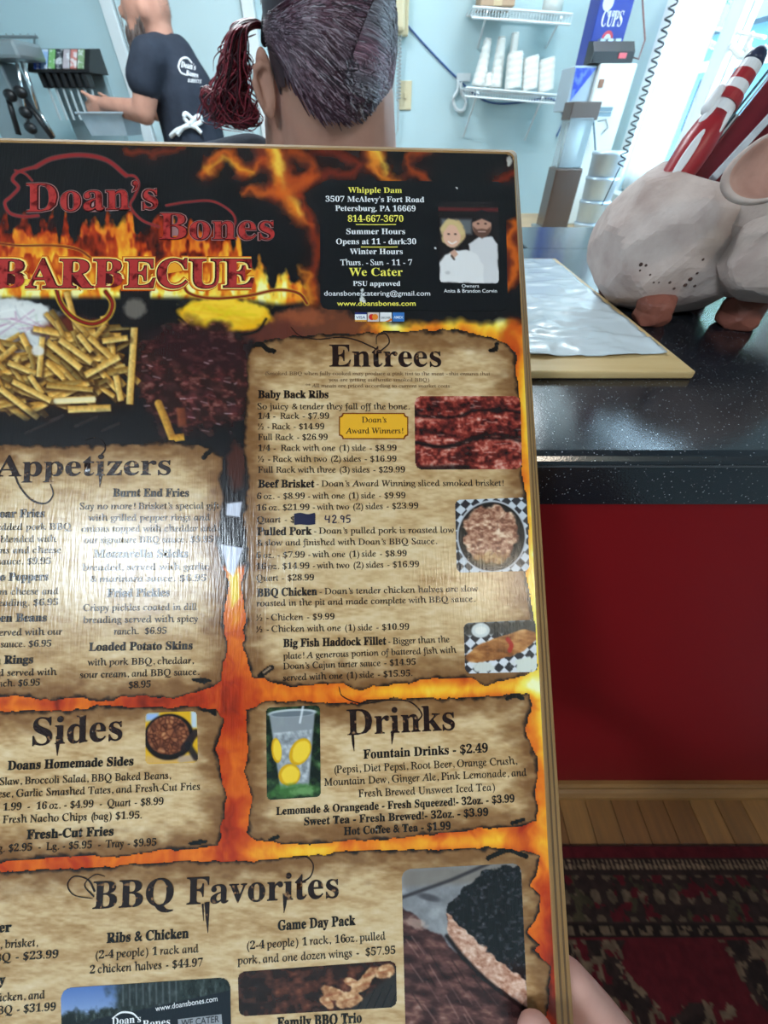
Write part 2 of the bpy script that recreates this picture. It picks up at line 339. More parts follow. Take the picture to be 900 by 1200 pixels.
    # --- food on a black tray
    c.put(sst(372, 384, Y)*(1-sst(505, 530, Y))*(1-sst(120, 160, X))*.7, (34, 24, 22))
    c.blob(262, 370, 52, 20, (238, 176, 22), 1, .1, 0, .22, 13, 5); c.blob(262, 366, 46, 15, (250, 204, 50), 1, .3, 0, .3, 8, 6)
    for k in range(26): c.stroke([(218+random.random()*86, 356+random.random()*26), (222+random.random()*84, 358+random.random()*24)], 3.2, (225, 150+random.random()*60, 20), .28, 1.6)
    c.stroke(bez([(210, 372), (230, 388), (265, 393), (300, 389), (312, 374)], 6), 3, (20, 16, 14), .9, 1.2)
    tex = lambda x, y: np.stack([44+84*sst(.48, .85, fbm(x/8, y/5, 4, 31)), 22+60*sst(.55, .85, fbm(x/8, y/5, 4, 31)), 20+54*sst(.55, .85, fbm(x/8, y/5, 4, 31))], -1)
    c.blob(228, 440, 74, 66, (70, 26, 30), 1, .12, .35, .15, 20, 7, tex)
    c.blob(236, 410, 60, 22, (46, 18, 22), .7, .3, .2)
    for k in range(34):
        x = 165+random.random()*112; y = 405+random.random()*100; l = 2+random.random()*7; c.stroke([(x, y), (x+l, y+(random.random()-.4)*4)], 1.2, (225, 190, 200), .25+.5*random.random(), .8)
    for k in range(70):
        x = 165+random.random()*110; y = 415+random.random()*100; c.blob(x, y, 2+random.random()*6, 1.5+random.random()*3, (100+random.random()*50, 46+random.random()*26, 48+random.random()*20), .22, .8, random.random(), .4, 4)
    c.stroke([(186, 473), (194, 492), (203, 516)], 9, 0, 1, 1, 0, 3, ((222, 168, 70), (150, 96, 36))); c.stroke([(200, 514), (216, 512)], 8, 0, 1, 1, 0, 3, ((222, 168, 60), (170, 110, 36)))
    c.stroke([(212, 478), (214, 500)], 10, 0, .8, 2, 0, 5, ((150, 80, 50), (110, 50, 30)))
    # slaw heap and fries
    c.blob(12, 385, 55, 36, (206, 206, 204), 1, .12, 0, .3, 12, 8); c.blob(20, 372, 42, 16, (228, 226, 222), .9, .3, 0, .4, 8, 9)
    for k in range(40): c.stroke([(-30+random.random()*85, 358+random.random()*45), (-25+random.random()*85, 360+random.random()*46)], 2.2, random.choice([(246, 246, 242), (178, 176, 182), (170, 110, 150), (198, 204, 190)]), .4, 1)
    c.blob(85, 385, 34, 14, (104, 40, 28), .9, .4, 0, .3, 8, 4)
    for k in range(120):
        f = k/120; x = -25+random.random()*160; y = 392+f*76+random.random()*18-(16 if 60 < x < 140 else 0); a = random.choice([.25, .5, .75, -.3, -.15, 1.1, 2.6])+random.gauss(0, .2); L = random.uniform(38, 84); w = random.uniform(5, 7.5)
        d = (math.cos(a)*L/2, math.sin(a)*L/2); sh = random.choice([.58, .74, .88, 1.0, 1.06, .95])
        c.stroke([(x-d[0]+1.5, y-d[1]+3), (x+d[0]+1.5, y+d[1]+3)], w+2, (48, 22, 12), .55, 2)
        c.stroke([(x-d[0], y-d[1]), (x+d[0], y+d[1])], w, 0, 1, .9, 0, k, ((min(255, 240*sh), 200*sh, 112*sh), (176*sh, 118*sh, 42*sh)))
    for (x0, y0, x1, y1, w) in [(158, 380, 152, 474, 8), (136, 440, 142, 470, 7), (60, 470, 112, 468, 8), (55, 400, 95, 432, 7.5), (100, 440, 140, 418, 7.5), (70, 398, 108, 425, 7), (10, 425, 42, 438, 6.5), (35, 440, 50, 462, 6.5), (0, 455, 45, 490, 7), (92, 392, 108, 412, 6.5), (50, 395, 46, 442, 6.5), (80, 480, 130, 478, 8), (15, 447, 60, 470, 6.5), (120, 400, 150, 396, 6.5)]:
        c.stroke([(x0+1.5, y0+2.5), (x1+1.5, y1+2.5)], w+3, (40, 18, 10), .6, 2); c.stroke([(x0, y0), (x1, y1)], w, 0, 1, .9, 0, int(x0), ((246, 214, 130), (196, 138, 56)))
    c.stroke([(66, 470), (110, 468)], 6, (244, 232, 190), .8, 1.5); c.blob(45, 411, 7, 6, (225, 220, 215), .9, .3, 0, .3, 5)
    c.put(sst(478, 500, Y+(fbm(X/20, Y/10, 3, 44)-.5)*26)*(1-sst(175, 190, X))*(1-sst(523, 530, Y)), (24, 22, 25))
    for (x, y, l) in [(60, 493, 14), (88, 500, 26), (30, 508, 40), (120, 505, 20)]: c.stroke([(x, y), (x+l, y-l*.45)], 2.5, (80, 62, 60), .5, 1.6)
    # dark paper cup with a plain pale patch
    c.rect(141, 338, 176, 384, (26, 22, 24), 1, 1.2, 4); c.blob(158, 362, 13, 12, (120, 110, 100), .8, .25, 0, .2, 6); c.stroke([(142, 341), (176, 341)], 3, (60, 20, 18), .8, 1)
    # checked paper showing between the two columns
    c.put(sst(520, 530, Y)*(1-sst(655, 668, Y))*sst(250, 256, X)*(1-sst(292, 300, X)), (28, 24, 28))
    c.blob(277, 545, 11, 26, (70, 34, 26), 1, .3, 0, .3, 8); c.poly([(266, 590), (284, 588), (281, 606), (265, 604)], (206, 208, 224)); c.poly([(258, 638), (285, 642), (274, 676), (266, 668)], (204, 206, 224))
    c.poly([(268, 676), (280, 672), (281, 700), (272, 712)], (246, 214, 60), .9, 3)
    # red outline art: the arched line above the name
    for (w, col) in ((5.2, (96, 70, 70)), (3.4, (150, 34, 36))):
        c.stroke(bez([(42, 196), (62, 186), (95, 182), (125, 188), (148, 206)], 8), [w*.5, w*1.3]+[w*1.5]*30+[w*1.2]*3 if False else w*1.2, col, 1, 1)
        c.stroke(bez([(148, 206), (158, 207), (163, 216), (158, 230), (153, 242), (166, 258), (186, 266)], 6), w*.7, col, 1, .8)
        c.stroke(bez([(42, 196), (30, 199), (20, 203), (15, 211), (22, 220), (14, 230), (6, 238), (12, 250), (28, 254), (45, 253)], 6), w*.9, col, 1, .8)
        c.stroke(bez([(18, 200), (30, 204), (38, 212)], 6), w*.6, col, 1, .8)
        c.stroke(bez([(195, 241), (220, 237), (248, 236), (268, 246), (276, 258), (272, 270)], 6), w*.6, col, 1, .8)
    # swash strokes of the burning name
    for (w, col) in ((8, (250, 196, 60)), (5, (30, 10, 8)), (3, (150, 30, 24))):
        c.stroke(bez([(66, 338), (72, 356), (86, 372), (108, 380), (126, 372), (132, 356), (124, 342)], 6), w*.9, col, 1, 1)
        c.stroke(bez([(214, 330), (222, 344), (250, 350), (290, 347), (325, 340), (350, 344), (360, 356)], 6), w*.55, col, 1, .8)
        c.stroke(bez([(-10, 284), (20, 288), (60, 288), (90, 292), (106, 302)], 6), w*.4, col, 1, .8)
    c.blob(100, 360, 22, 13, (236, 140, 30), .0)
    # chips in the laminate
    for (x, y, r) in [(553, 221, 1.5), (597, 188, 3), (596, 192, 2)]: c.blob(x, y, r, r*1.6, (190, 184, 176), .9, .4, 0, .5, 3)
    return c
sheet_cv = paint_sheet()
menu = empty('menu_board', tuple(loc2w(np.array((A_L+A_R)/2), np.array(B_B))), 'wooden menu board with a flame-printed barbecue menu, held up by a hand', 'menu')
WOODL = mat('ply_light', (164, 124, 74), .5, noise=(60, .8), c2=(140, 102, 56), bump=(500, .5, .0006), stretch=(1, .2, .2), spec=.5)
WOODD = mat('ply_dark', (120, 84, 46), .5, noise=(60, .8), c2=(84, 58, 30), bump=(500, .5, .0006), stretch=(1, .2, .2), spec=.5)
def board_outline(t):
    """outline at depth t (0 front, 1 back) in local metres, rounded at the upper right corner"""
    right_t = A_R+(.4+4.4*t)*MM; right_b = A_R+(.6+9.6*t)*MM; top = B_T-(1.3+8.2*t)*MM; left = A_L-2*MM*t; bot = B_B+4*MM*t; r = 3.2*MM; pts = [(left, bot), (left, top)]
    for k in range(7):
        a = math.pi/2*(1-k/6); pts.append((right_t-r+r*math.cos(a), top+r-r*math.sin(a)))
    pts.append((right_b, bot)); return pts
NPLY = 5; THK = 6.5*MM
for k in range(NPLY):
    bm = B(); f0 = k/NPLY; f1 = (k+1)/NPLY; rings = []
    for t, dz in ((f0, f0+.02), (f1, f1)): rings.append([bm.verts.new(Vector(loc2w(np.array(a), np.array(b), np.array(-dz*THK)))) for a, b in board_outline(t*(0.98 if k % 2 else 1.0)+(.0 if k % 2 else .02))])
    n = len(rings[0])
    for i in range(n): bm.faces.new((rings[0][i], rings[0][(i+1) % n], rings[1][(i+1) % n], rings[1][i]))
    bm.faces.new(rings[0]); bm.faces.new(list(reversed(rings[1]))); bmesh.ops.recalc_face_normals(bm, faces=bm.faces)
    obj('ply_layer', bm, WOODD if k % 2 else WOODL, menu)
rr = 2.6*MM
def sheet_mask(X, Y, u, v):
    a = A_L+u*(A_R-A_L); b = B_T+v*(B_B-B_T); return ~((a > A_R-rr) & (b < B_T+rr) & ((a-A_R+rr)**2+(b-B_T-rr)**2 > rr*rr))
link('print_sheet', grid_mesh('print_sheet', (A_L, B_T), (A_R, B_T), (A_R, B_B), (A_L, B_B), 620, 960, lambda X, Y, u, v: sheet_cv.at(X, Y), .15*MM, sheet_mask), PRINT, menu)
# --- parchment panels
def parchment(seed, dark=0.0):
    def f(X, Y, d):
        g = fbm(X/46, Y/17, 4, seed); h = fbm(X/9, Y/2.8, 3, seed+3); k = fbm(X/80, Y/80, 3, seed+9)
        t = np.clip(.22+.55*g+.40*(h-.5)+.3*(k-.5), 0, 1); base = ramp(t, [(0, (132, 94, 56)), (.3, (180, 142, 96)), (.55, (210, 178, 134)), (1, (238, 220, 186))])*(1-dark)
        e = d+(fbm(X/16, Y/9, 3, seed+5)-.5)*34; eb = ((1-sst(1, 42, e))*.78)[..., None]; base = base*(1-eb)+np.array((104, 62, 28))*eb
        e2 = d+(fbm(X/9, Y/9, 3, seed+6)-.5)*7; b = (1-sst(.6, 5.6, e2))[..., None]; return base*(1-b)+np.array((34, 20, 13))*b
    return f
def panel(name, label, pts, seed, warp=3.0, lift=.25*MM, dark=0.0, marks=None):
    xs = [p[0] for p in pts]; ys = [p[1] for p in pts]; L = [px2loc(x, y) for x, y in ((min(xs)-5, min(ys)-5), (max(xs)+5, min(ys)-5), (max(xs)+5, max(ys)+5), (min(xs)-5, max(ys)+5))]
    a0 = max(min(L[0][0], L[3][0]), A_L); a1 = min(max(L[1][0], L[2][0]), A_R); b0 = min(L[0][1], L[1][1]); b1 = min(max(L[2][1], L[3][1]), B_B)
    nx = int((max(xs)-min(xs))/1.15); ny = int((max(ys)-min(ys))/1.15); pf = parchment(seed, dark); memo = {}
    def sd(X, Y):
        if id(X) not in memo: memo[id(X)] = (poly_sd(X, Y, pts, warp, seed, 11), X)
        return memo[id(X)][0]
    def col(X, Y, u, v):
        c = pf(X, Y, sd(X, Y))
        if marks:
            cv = Cv(min(xs)-6, min(ys)-6, max(xs)+6, max(ys)+6, 1.6); cv.im = np.full(cv.im.shape, -1.0); marks(cv); s = cv.at(X, Y); c = np.where(s[..., :1] >= 0, s, c)
        return c
    o = link(name, grid_mesh(name, (a0, b0), (a1, b0), (a1, b1), (a0, b1), nx, ny, col, lift, lambda X, Y, u, v: sd(X, Y) > .2), PRINT, menu); o['label'] = label; return o
def m_ent(cv):
    cv.stroke(bez([(298, 405), (306, 404), (314, 410), (321, 412)]), [3, 5, 4, 2]*20 if False else 4, (22, 14, 10)); cv.stroke([(575, 411), (581, 410), (582, 403)], 3.2, (22, 14, 10))
    cv.stroke([(307, 790), (318, 782)], 5, (40, 26, 18)); cv.blob(306, 793, 4, 4.5, (20, 14, 12)); cv.stroke([(309, 788), (317, 782)], 1.5, (190, 160, 130))
def m_app(cv): cv.stroke(bez([(239, 536), (244, 531), (250, 526)]), 4, (20, 13, 10)); cv.blob(236, 797, 9, 2.6, (16, 11, 9), 1, .3, .1, .4, 4)
def m_sid(cv): cv.stroke(bez([(238, 831), (246, 832), (252, 836)]), 3.6, (20, 13, 10)); cv.blob(232, 987, 9, 2.2, (16, 11, 9), 1, .3, -.1, .4, 4)
def m_dri(cv): cv.stroke(bez([(594, 818), (603, 815), (612, 818)]), 3.6, (20, 13, 10)); cv.stroke([(600, 964), (613, 960)], 3, (20, 13, 10)); cv.stroke([(316, 984), (326, 980)], 3, (20, 13, 10))
def m_fav(cv): cv.stroke(bez([(572, 1005), (585, 999), (598, 996), (616, 1003)]), 4, (20, 13, 10))
P_ENT = panel('parchment_panel', 'scorched parchment panel headed Entrees', [(288, 415), (298, 401), (342, 393), (416, 390), (477, 387), (535, 386), (584, 396), (605, 411), (606, 440), (611, 480), (611, 548), (616, 580), (620, 620), (617, 673), (627, 727), (629, 786), (600, 797), (568, 805), (555, 796), (510, 795), (477, 801), (416, 808), (399, 801), (342, 805), (296, 793), (284, 755), (287, 723), (282, 686), (288, 661), (284, 620), (288, 560), (284, 505), (290, 455)], 101, marks=m_ent)
P_APP = panel('parchment_panel', 'scorched parchment panel headed Appetizers', [(-78, 524), (0, 521), (100, 521), (206, 516), (245, 524), (264, 535), (261, 558), (264, 584), (258, 635), (263, 668), (269, 682), (267, 706), (263, 732), (267, 758), (263, 780), (261, 796), (238, 811), (200, 819), (148, 816), (119, 824), (90, 817), (58, 822), (19, 817), (-74, 822), (-82, 700)], 131, marks=m_app)
P_SID = panel('parchment_panel', 'scorched parchment panel headed Sides', [(-78, 836), (0, 832), (81, 831), (116, 827), (168, 827), (226, 827), (255, 831), (263, 842), (255, 877), (261, 906), (266, 926), (264, 951), (259, 980), (257, 992), (232, 994), (180, 998), (139, 1006), (97, 1003), (0, 1011), (-76, 1014), (-82, 920)], 151, marks=m_sid)
P_DRI = panel('parchment_panel', 'scorched parchment panel headed Drinks', [(288, 831), (311, 820), (361, 820), (398, 824), (452, 817), (525, 817), (589, 813), (621, 813), (623, 831), (616, 854), (630, 886), (628, 927), (632, 963), (607, 970), (552, 973), (489, 981), (407, 986), (338, 990), (297, 985), (288, 977), (295, 940), (286, 904), (290, 872)], 171, marks=m_dri)
P_FAV = panel('parchment_panel', 'scorched parchment panel headed with the barbecue favourites', [(-76, 1023), (0, 1020), (117, 1015), (194, 1009), (264, 1008), (292, 1008), (403, 997), (500, 994), (573, 991), (613, 995), (633, 1003), (630, 1017), (622, 1037), (633, 1050), (632, 1070), (618, 1093), (633, 1105), (627, 1113), (646, 1130), (647, 1147), (643, 1170), (640, 1187), (640, 1270), (630, 1292), (300, 1300), (-76, 1302), (-80, 1150)], 191, dark=.03, marks=m_fav)
# --- printed photographs
def photo(name, label, parent, quad, paint, W_, H_, r=.06, lift=.35*MM):
    L = [px2loc(*q)[:2] for q in quad]; cv = Cv(0, 0, W_, H_, 1.5); paint(cv); ar = H_/W_; k = 1.15
    wpx = math.hypot(quad[1][0]-quad[0][0], quad[1][1]-quad[0][1]); hpx = math.hypot(quad[3][0]-quad[0][0], quad[3][1]-quad[0][1])
    def mask(X, Y, u, v):
        qx = np.abs(u-.5)-.5+r; qy = (np.abs(v-.5)-.5)*ar+r; d = np.sqrt(np.maximum(qx, 0)**2+np.maximum(qy, 0)**2)-r; return (d <= .001)
    o = link(name, grid_mesh(name, *L, int(wpx*k), int(hpx*k), lambda X, Y, u, v: cv.at(u*W_, v*H_), lift, mask), PRINT, parent); o['label'] = label; return o
def worley(X, Y, n, w, h, seed):
    r = np.random.RandomState(seed); P = r.rand(n, 2)*(w, h); d1 = np.full(X.shape, 1e9); d2 = d1.copy(); idx = np.zeros(X.shape, int)
    for i, (x, y) in enumerate(P):
        d = np.hypot(X-x, Y-y); d2 = np.minimum(d2, np.maximum(d, d1)); idx = np.where(d < d1, i, idx); d1 = np.minimum(d1, d)
    return d1, d2, idx
def checks(cv, s, rot=.5, c1=(214, 214, 220), c2=(44, 42, 48)):
    a = (cv.X*math.cos(rot)+cv.Y*math.sin(rot))/s; b = (-cv.X*math.sin(rot)+cv.Y*math.cos(rot))/s; m = ((np.floor(a)+np.floor(b)) % 2)[..., None]; cv.im = np.array(c1)*m+np.array(c2)*(1-m)
def ph_ribs(cv):
    X, Y = cv.X, cv.Y; wy = Y+14*(fbm(X/30, Y/30, 3, 1)-.5)+X*.1; t = fbm(X/20, wy/6, 4, 2)*.5+fbm(X/4, Y/4, 3, 3)*.5; t = np.clip(.5+(t-.5)*1.7+.12*np.sin(Y/27*2*math.pi+1.2), 0, 1)
    cv.im = ramp(t, [(0, (20, 8, 10)), (.35, (78, 24, 22)), (.55, (128, 42, 34)), (.7, (170, 76, 62)), (1, (226, 178, 160))])
    for y0, y1 in ((22, 19), (55, 49), (56, 52)): cv.stroke(bez([(0, y0), (40, y0+4), (80, y1-3), (126, y1)]), 3.5, (20, 8, 10), .85, 2, 2, y0)
    cv.stroke([(0, 86), (60, 84)], 8, (14, 8, 10), .8, 3)
    for k in range(46): x = random.random()*124; y = random.random()*84; cv.stroke([(x, y), (x+3+random.random()*6, y+random.random()*2-1)], 1, (236, 198, 184), .5, .7)
def ph_pork(cv):
    checks(cv, 8.5, .75, (196, 200, 208)); X, Y = cv.X, cv.Y; cv.blob(42, 44, 41, 42, (190, 190, 196), 1, .015); cv.blob(42, 44, 39, 40, (24, 20, 20), 1, .02); t = fbm(X/5, Y/3.6, 4, 5); tx = lambda x, y: ramp(fbm(x/5, y/3.4, 4, 5), [(0, (66, 34, 24)), (.38, (136, 84, 64)), (.56, (184, 134, 108)), (.75, (226, 190, 160)), (1, (250, 230, 210))])
    cv.blob(41, 42, 31, 33, 0, 1, .06, 0, .2, 10, 5, tx); cv.blob(40, 70, 20, 8, (176, 136, 70), .5, .4, 0, .3, 5)
    for k in range(40):
        x = 16+random.random()*50; y = 14+random.random()*56; a = random.random()*3; cv.stroke([(x, y), (x+6*math.cos(a), y+6*math.sin(a))], 1.6, random.choice([(238, 206, 180), (96, 50, 36), (206, 150, 126)]), .5, .8)
def ph_fish(cv):
    checks(cv, 9, .75); X, Y = cv.X, cv.Y; cv.rect(0, 0, 90, 16, (46, 44, 40), .9, 3); cv.blob(20, 10, 11, 9, (206, 208, 206), 1, .1); cv.blob(20, 10, 7, 5, (232, 230, 224), 1, .2); cv.blob(22, 55, 12, 7, (206, 206, 200), 1, .2, 0, .4, 4); cv.blob(74, 54, 14, 9, (214, 216, 206), 1, .2, 0, .5, 4)
    tx = lambda x, y: ramp(fbm(x/9, y/4, 4, 6)+.1*np.sin(x/9), [(0, (84, 44, 18)), (.4, (142, 84, 40)), (.65, (178, 116, 62)), (1, (222, 170, 110))])
    cv.blob(48, 30, 46, 13, 0, 1, .06, -.3, .18, 14, 2, tx); cv.stroke(bez([(52, 22), (56, 29), (54, 36)]), 5, (168, 34, 26), .9, 1)
def ph_beans(cv):
    X, Y = cv.X, cv.Y; cv.im[:] = (220, 168, 30); cv.rect(0, 0, 16, 10, (150, 176, 220), 1, 3); cv.rect(55, 0, 62, 20, (186, 200, 214), 1, 2); cv.rect(0, 52, 62, 62, (206, 160, 90), 1, 3); cv.blob(28, 30, 30, 28, (26, 16, 14), 1, .05)
    d1, d2, i = worley(X, Y, 150, 62, 62, 4); t = np.clip((d2-d1)/3, 0, 1)*.5+.5*((i*37 % 17)/17.0); tx = ramp(t, [(0, (52, 22, 14)), (.4, (104, 54, 34)), (.75, (150, 88, 56)), (1, (196, 138, 92))]); d = np.hypot((X-27)/26, (Y-28)/24); cv.put(1-sst(.92, 1.02, d), tx)
    cv.stroke([(60, 26), (46, 44)], 9, (40, 28, 28), .95, 1.5); cv.stroke([(42, 58), (56, 56)], 8, (170, 150, 140), .7, 2); cv.stroke([(50, 40), (60, 56)], 8, (30, 24, 28), .9, 2)
def ph_drink(cv):
    X, Y = cv.X, cv.Y; t = fbm(X/9, Y/9, 4, 7); cv.im = ramp(t, [(0, (8, 12, 8)), (.5, (24, 34, 24)), (.8, (62, 90, 52)), (1, (110, 140, 90))]); cv.poly([(4, 10), (58, 6), (50, 96), (16, 98)], (148, 152, 158), .92, 1.2)
    tx = ramp(fbm(X/5, Y/6, 4, 9), [(0, (84, 90, 96)), (.45, (148, 152, 158)), (.7, (196, 200, 206)), (1, (246, 248, 250))]); cv.put(sst(0, 2, poly_sd(X, Y, [(7, 30), (55, 28), (50, 92), (18, 94)]))*.85, tx)
    cv.blob(31, 8, 29, 5, (206, 212, 218), .9, .1); cv.blob(31, 9, 26, 3.6, (96, 104, 112), .9, .15); cv.stroke([(44, 0), (40, 20)], 2.5, (226, 230, 236), .8, .8)
    for (x, y, rx, ry, ro) in ((40, 55, 12, 17, .5), (27, 82, 13, 13, .2), (12, 52, 6, 15, -.1)): cv.blob(x, y, rx, ry, (212, 158, 18), 1, .06, ro); cv.blob(x+1, y, rx*.8, ry*.82, (242, 202, 58), 1, .1, ro, .1, 5)
    cv.blob(30, 101, 26, 8, (70, 120, 56), .8, .4, 0, .5, 6); cv.blob(44, 102, 14, 5, (130, 170, 110), .6, .4, 0, .5, 4)
def ph_van(cv):
    X, Y = cv.X, cv.Y; cv.im = ramp(np.clip(Y/60, 0, 1), [(0, (84, 114, 176)), (1, (176, 194, 220))]); tr = np.maximum(sst(48, 78, X+26*(fbm(X/9, Y/9, 3, 5)-.5)), sst(24, 34, Y+16*(fbm(X/6, Y/6, 3, 3)-.5))); cv.put(tr, ramp(fbm(X/3, Y/7, 3, 4), [(0, (14, 18, 18)), (.6, (44, 52, 50)), (1, (120, 130, 130))])); cv.rect(70, -5, 140, 30, (40, 46, 48), .5, 8)
    for k in range(9): cv.stroke([(74+k*8, -2), (74+k*8, 26)], 1.5, (120, 126, 130), .6, 1)
    cv.poly([(2, 62), (40, 40), (110, 30), (204, 16), (204, 120), (2, 120)], (20, 24, 34), 1, 1.5); cv.blob(10, 50, 16, 16, (12, 14, 14), .9, .5, 0, .3, 6)
def ph_wings(cv):
    X, Y = cv.X, cv.Y; cv.im = ramp(fbm(X/9, Y/7, 4, 12), [(0, (16, 8, 8)), (.45, (48, 24, 20)), (.7, (92, 48, 36)), (1, (150, 92, 66))]); cv.rect(0, 0, 40, 54, (22, 14, 16), .5, 14); cv.poly([(120, 60), (190, 10), (190, 60)], (44, 40, 40), .95, 4)
    for k in range(8): cv.stroke([(118+k*10, 58), (132+k*10, 34-k*1)], 1.2, (20, 18, 20), .7, .8)
    for (x, y, rx, ry, ro) in ((130, 42, 17, 9, -.2), (112, 34, 14, 8, .5), (146, 26, 15, 7, -.5), (156, 14, 12, 6, -.6), (174, 12, 12, 8, -.3), (134, 22, 10, 5, .4), (104, 44, 10, 5, .7)):
        tx = lambda a, b: ramp(fbm(a/5, b/5, 3, 3), [(0, (120, 66, 40)), (.5, (196, 146, 104)), (1, (244, 216, 176))]); cv.blob(x, y, rx, ry, 0, 1, .12, ro, .25, 6, 3, tx); cv.stroke([(x-rx*.6, y+ry*.2), (x+rx*.6, y-ry*.2)], 2.4, (140, 66, 40), .5, 1.5)
def ph_brisket(cv):
    X, Y = cv.X, cv.Y; cv.im = ramp(fbm(X/13, Y/13, 4, 2), [(0, (104, 102, 106)), (.5, (134, 134, 138)), (1, (176, 178, 180))]); cv.rect(0, 0, 145, 22, (122, 112, 104), .8, 5)
    cv.stroke([(0, 34), (60, 16), (110, -3)], 4, (44, 40, 44), .9, 2); cv.blob(32, 36, 14, 4, (52, 48, 54), .7, .5, .3)
    tx = ramp(fbm(X/18+Y/40, Y/9-X/30, 4, 22), [(0, (22, 12, 14)), (.45, (62, 36, 36)), (.65, (98, 62, 58)), (.8, (134, 94, 84)), (1, (206, 176, 166))]); cv.put(sst(-2, 3, Y-(46+X*.9)+(fbm(X/12, Y/12, 3, 8)-.5)*16), tx)
    for k in range(26): x = random.random()*100; y = 60+x*.9+random.random()*90; cv.stroke([(x, y), (x+14, y+20+random.random()*8)], 1.6, random.choice([(26, 14, 16), (120, 84, 80), (160, 120, 112)]), .5, 1)
    cv.blob(14, 66, 14, 6, (206, 176, 160), .6, .4, .4, .4, 5)
    bx = ramp(fbm(X/4, Y/4, 3, 31), [(0, (10, 10, 12)), (.6, (28, 28, 32)), (.85, (70, 68, 74)), (1, (130, 126, 130))]); cv.put(sst(-1, 1, poly_sd(X, Y, [(54, 44), (100, 8), (128, 2), (146, 4), (146, 152), (136, 146), (96, 108), (54, 66)], 5, 3, 9)), bx)
    fx = ramp(fbm(X/5+Y/12, Y/4-X/9, 3, 41), [(0, (128, 78, 60)), (.4, (186, 138, 116)), (.7, (216, 178, 158)), (1, (240, 216, 200))]); cv.put(sst(-1, 1, poly_sd(X, Y, [(52, 56), (58, 60), (96, 100), (146, 146), (146, 176), (100, 142), (70, 108), (54, 84)], 4, 5, 9)), fx); cv.stroke(bez([(52, 84), (72, 112), (104, 146), (146, 180)]), 5, (22, 12, 14), .9, 2)
def ph_owners(cv):
    cv.im[:] = (32, 26, 28); cv.rect(0, 8, 72, 12, (120, 34, 36), .7, 2); cv.rect(4, 22, 40, 40, (116, 120, 124), .8, 3)
    cv.poly([(36, 52), (50, 42), (64, 43), (71, 52), (72, 98), (40, 98)], (214, 210, 212), 1, 1.2, 1.5); cv.blob(52, 29, 11.5, 14, (186, 138, 118), 1, .06); cv.poly([(40, 26), (42, 14), (52, 10), (62, 14), (64, 26), (52, 21)], (34, 28, 30), 1, 1); cv.poly([(41, 30), (46, 34), (52, 33), (58, 34), (63, 30), (61, 40), (52, 45), (43, 40)], (84, 56, 46), .85, 1.2); cv.stroke([(48, 36.5), (56, 36.5)], 1.6, (200, 160, 150), .8, .6)
    for x in (47.5, 56.5): cv.blob(x, 27, 1.6, 1, (40, 28, 26), .9, .4)
    cv.poly([(0, 76), (6, 66), (18, 60), (34, 58), (46, 64), (53, 76), (54, 98), (0, 98)], (228, 224, 224), 1, 1.2, 1.5); cv.poly([(13, 62), (19, 58), (23, 64), (17, 70)], (206, 160, 138), 1, .8); cv.blob(17, 39, 15, 17, (196, 164, 116), 1, .1, 0, .2, 6); cv.blob(16, 42, 10.5, 14, (222, 172, 148), 1, .08); cv.stroke(bez([(5, 34), (12, 26), (22, 28), (28, 38)]), 6, (208, 180, 128), 1, 1.5)
    for x in (12, 20): cv.blob(x, 40, 1.6, 1, (60, 46, 44), .9, .4)
    cv.stroke(bez([(11.5, 49), (16, 51.5), (21, 49)]), 1.7, (244, 232, 226), .95, .6); cv.stroke([(15, 66), (18, 70)], 2.5, (70, 56, 50), .8, .8); cv.blob(10, 86, 3, 2, (180, 176, 178), .6, .5)
def Q(x0, y0, x1, y1, t=0.0): w = x1-x0; return [(x0, y0), (x1, y0-t*w), (x1, y1-t*w), (x0, y1)]
photo('food_photo', 'photo of glazed ribs', P_ENT, [(485.6, 464.5), (609.5, 464.5), (611.5, 550), (486.5, 550.5)], ph_ribs, 126, 86)
photo('food_photo', 'photo of a bowl of pulled pork', P_ENT, [(533, 586), (617, 583), (620, 669), (535, 671)], ph_pork, 85, 85)
photo('food_photo', 'photo of battered fish', P_ENT, [(543, 730), (627, 726), (629, 787), (545, 789)], ph_fish, 86, 62)
photo('food_photo', 'photo of baked beans', P_SID, [(171, 835), (231, 833), (232.5, 893), (171, 895)], ph_beans, 62, 62)
photo('food_photo', 'photo of iced lemonade in a cup', P_DRI, [(312, 829), (375, 826), (376, 933), (313, 937)], ph_drink, 64, 110)
photo('food_photo', 'photo of a black catering trailer', P_FAV, [(72, 1157), (270, 1144), (272, 1246), (74, 1260)], ph_van, 204, 104)
photo('food_photo', 'photo of grilled wings', P_FAV, [(279, 1138), (464, 1124.5), (465, 1179), (280.5, 1190)], ph_wings, 188, 54, .04)
photo('food_photo', 'photo of sliced brisket', P_FAV, [(470.5, 1018), (610, 1010.5), (620, 1232), (476, 1244)], ph_brisket, 145, 228, .07)
def card_mask(X, Y, u, v):
    r = 7; qx = np.abs(u-.5)*217-108.5+r; qy = np.abs(v-.5)*150-75+r; return np.sqrt(np.maximum(qx, 0)**2+np.maximum(qy, 0)**2) <= r
def card_col(X, Y, u, v):
    c = np.full(X.shape+(3,), 1.0)*np.array((15, 15, 19))+6*fbm(X/6, Y/6, 3, 4)[..., None]
    for (x, y, r) in ((425, 340, 2.2), (424, 351, 3.6), (426, 346, 1.4), (427, 354, 2), (535, 221, 1.1), (510, 291, 1)):
        d = np.hypot((X-x)*1.2, Y-y)/r+(fbm(X/2, Y/2, 2, 7)-.5); c = np.where((d < 1)[..., None], np.array((206, 204, 202)), c)
    return c
L4 = [px2loc(*q)[:2] for q in ((375, 212), (592, 213.5), (595, 365), (375.5, 363))]
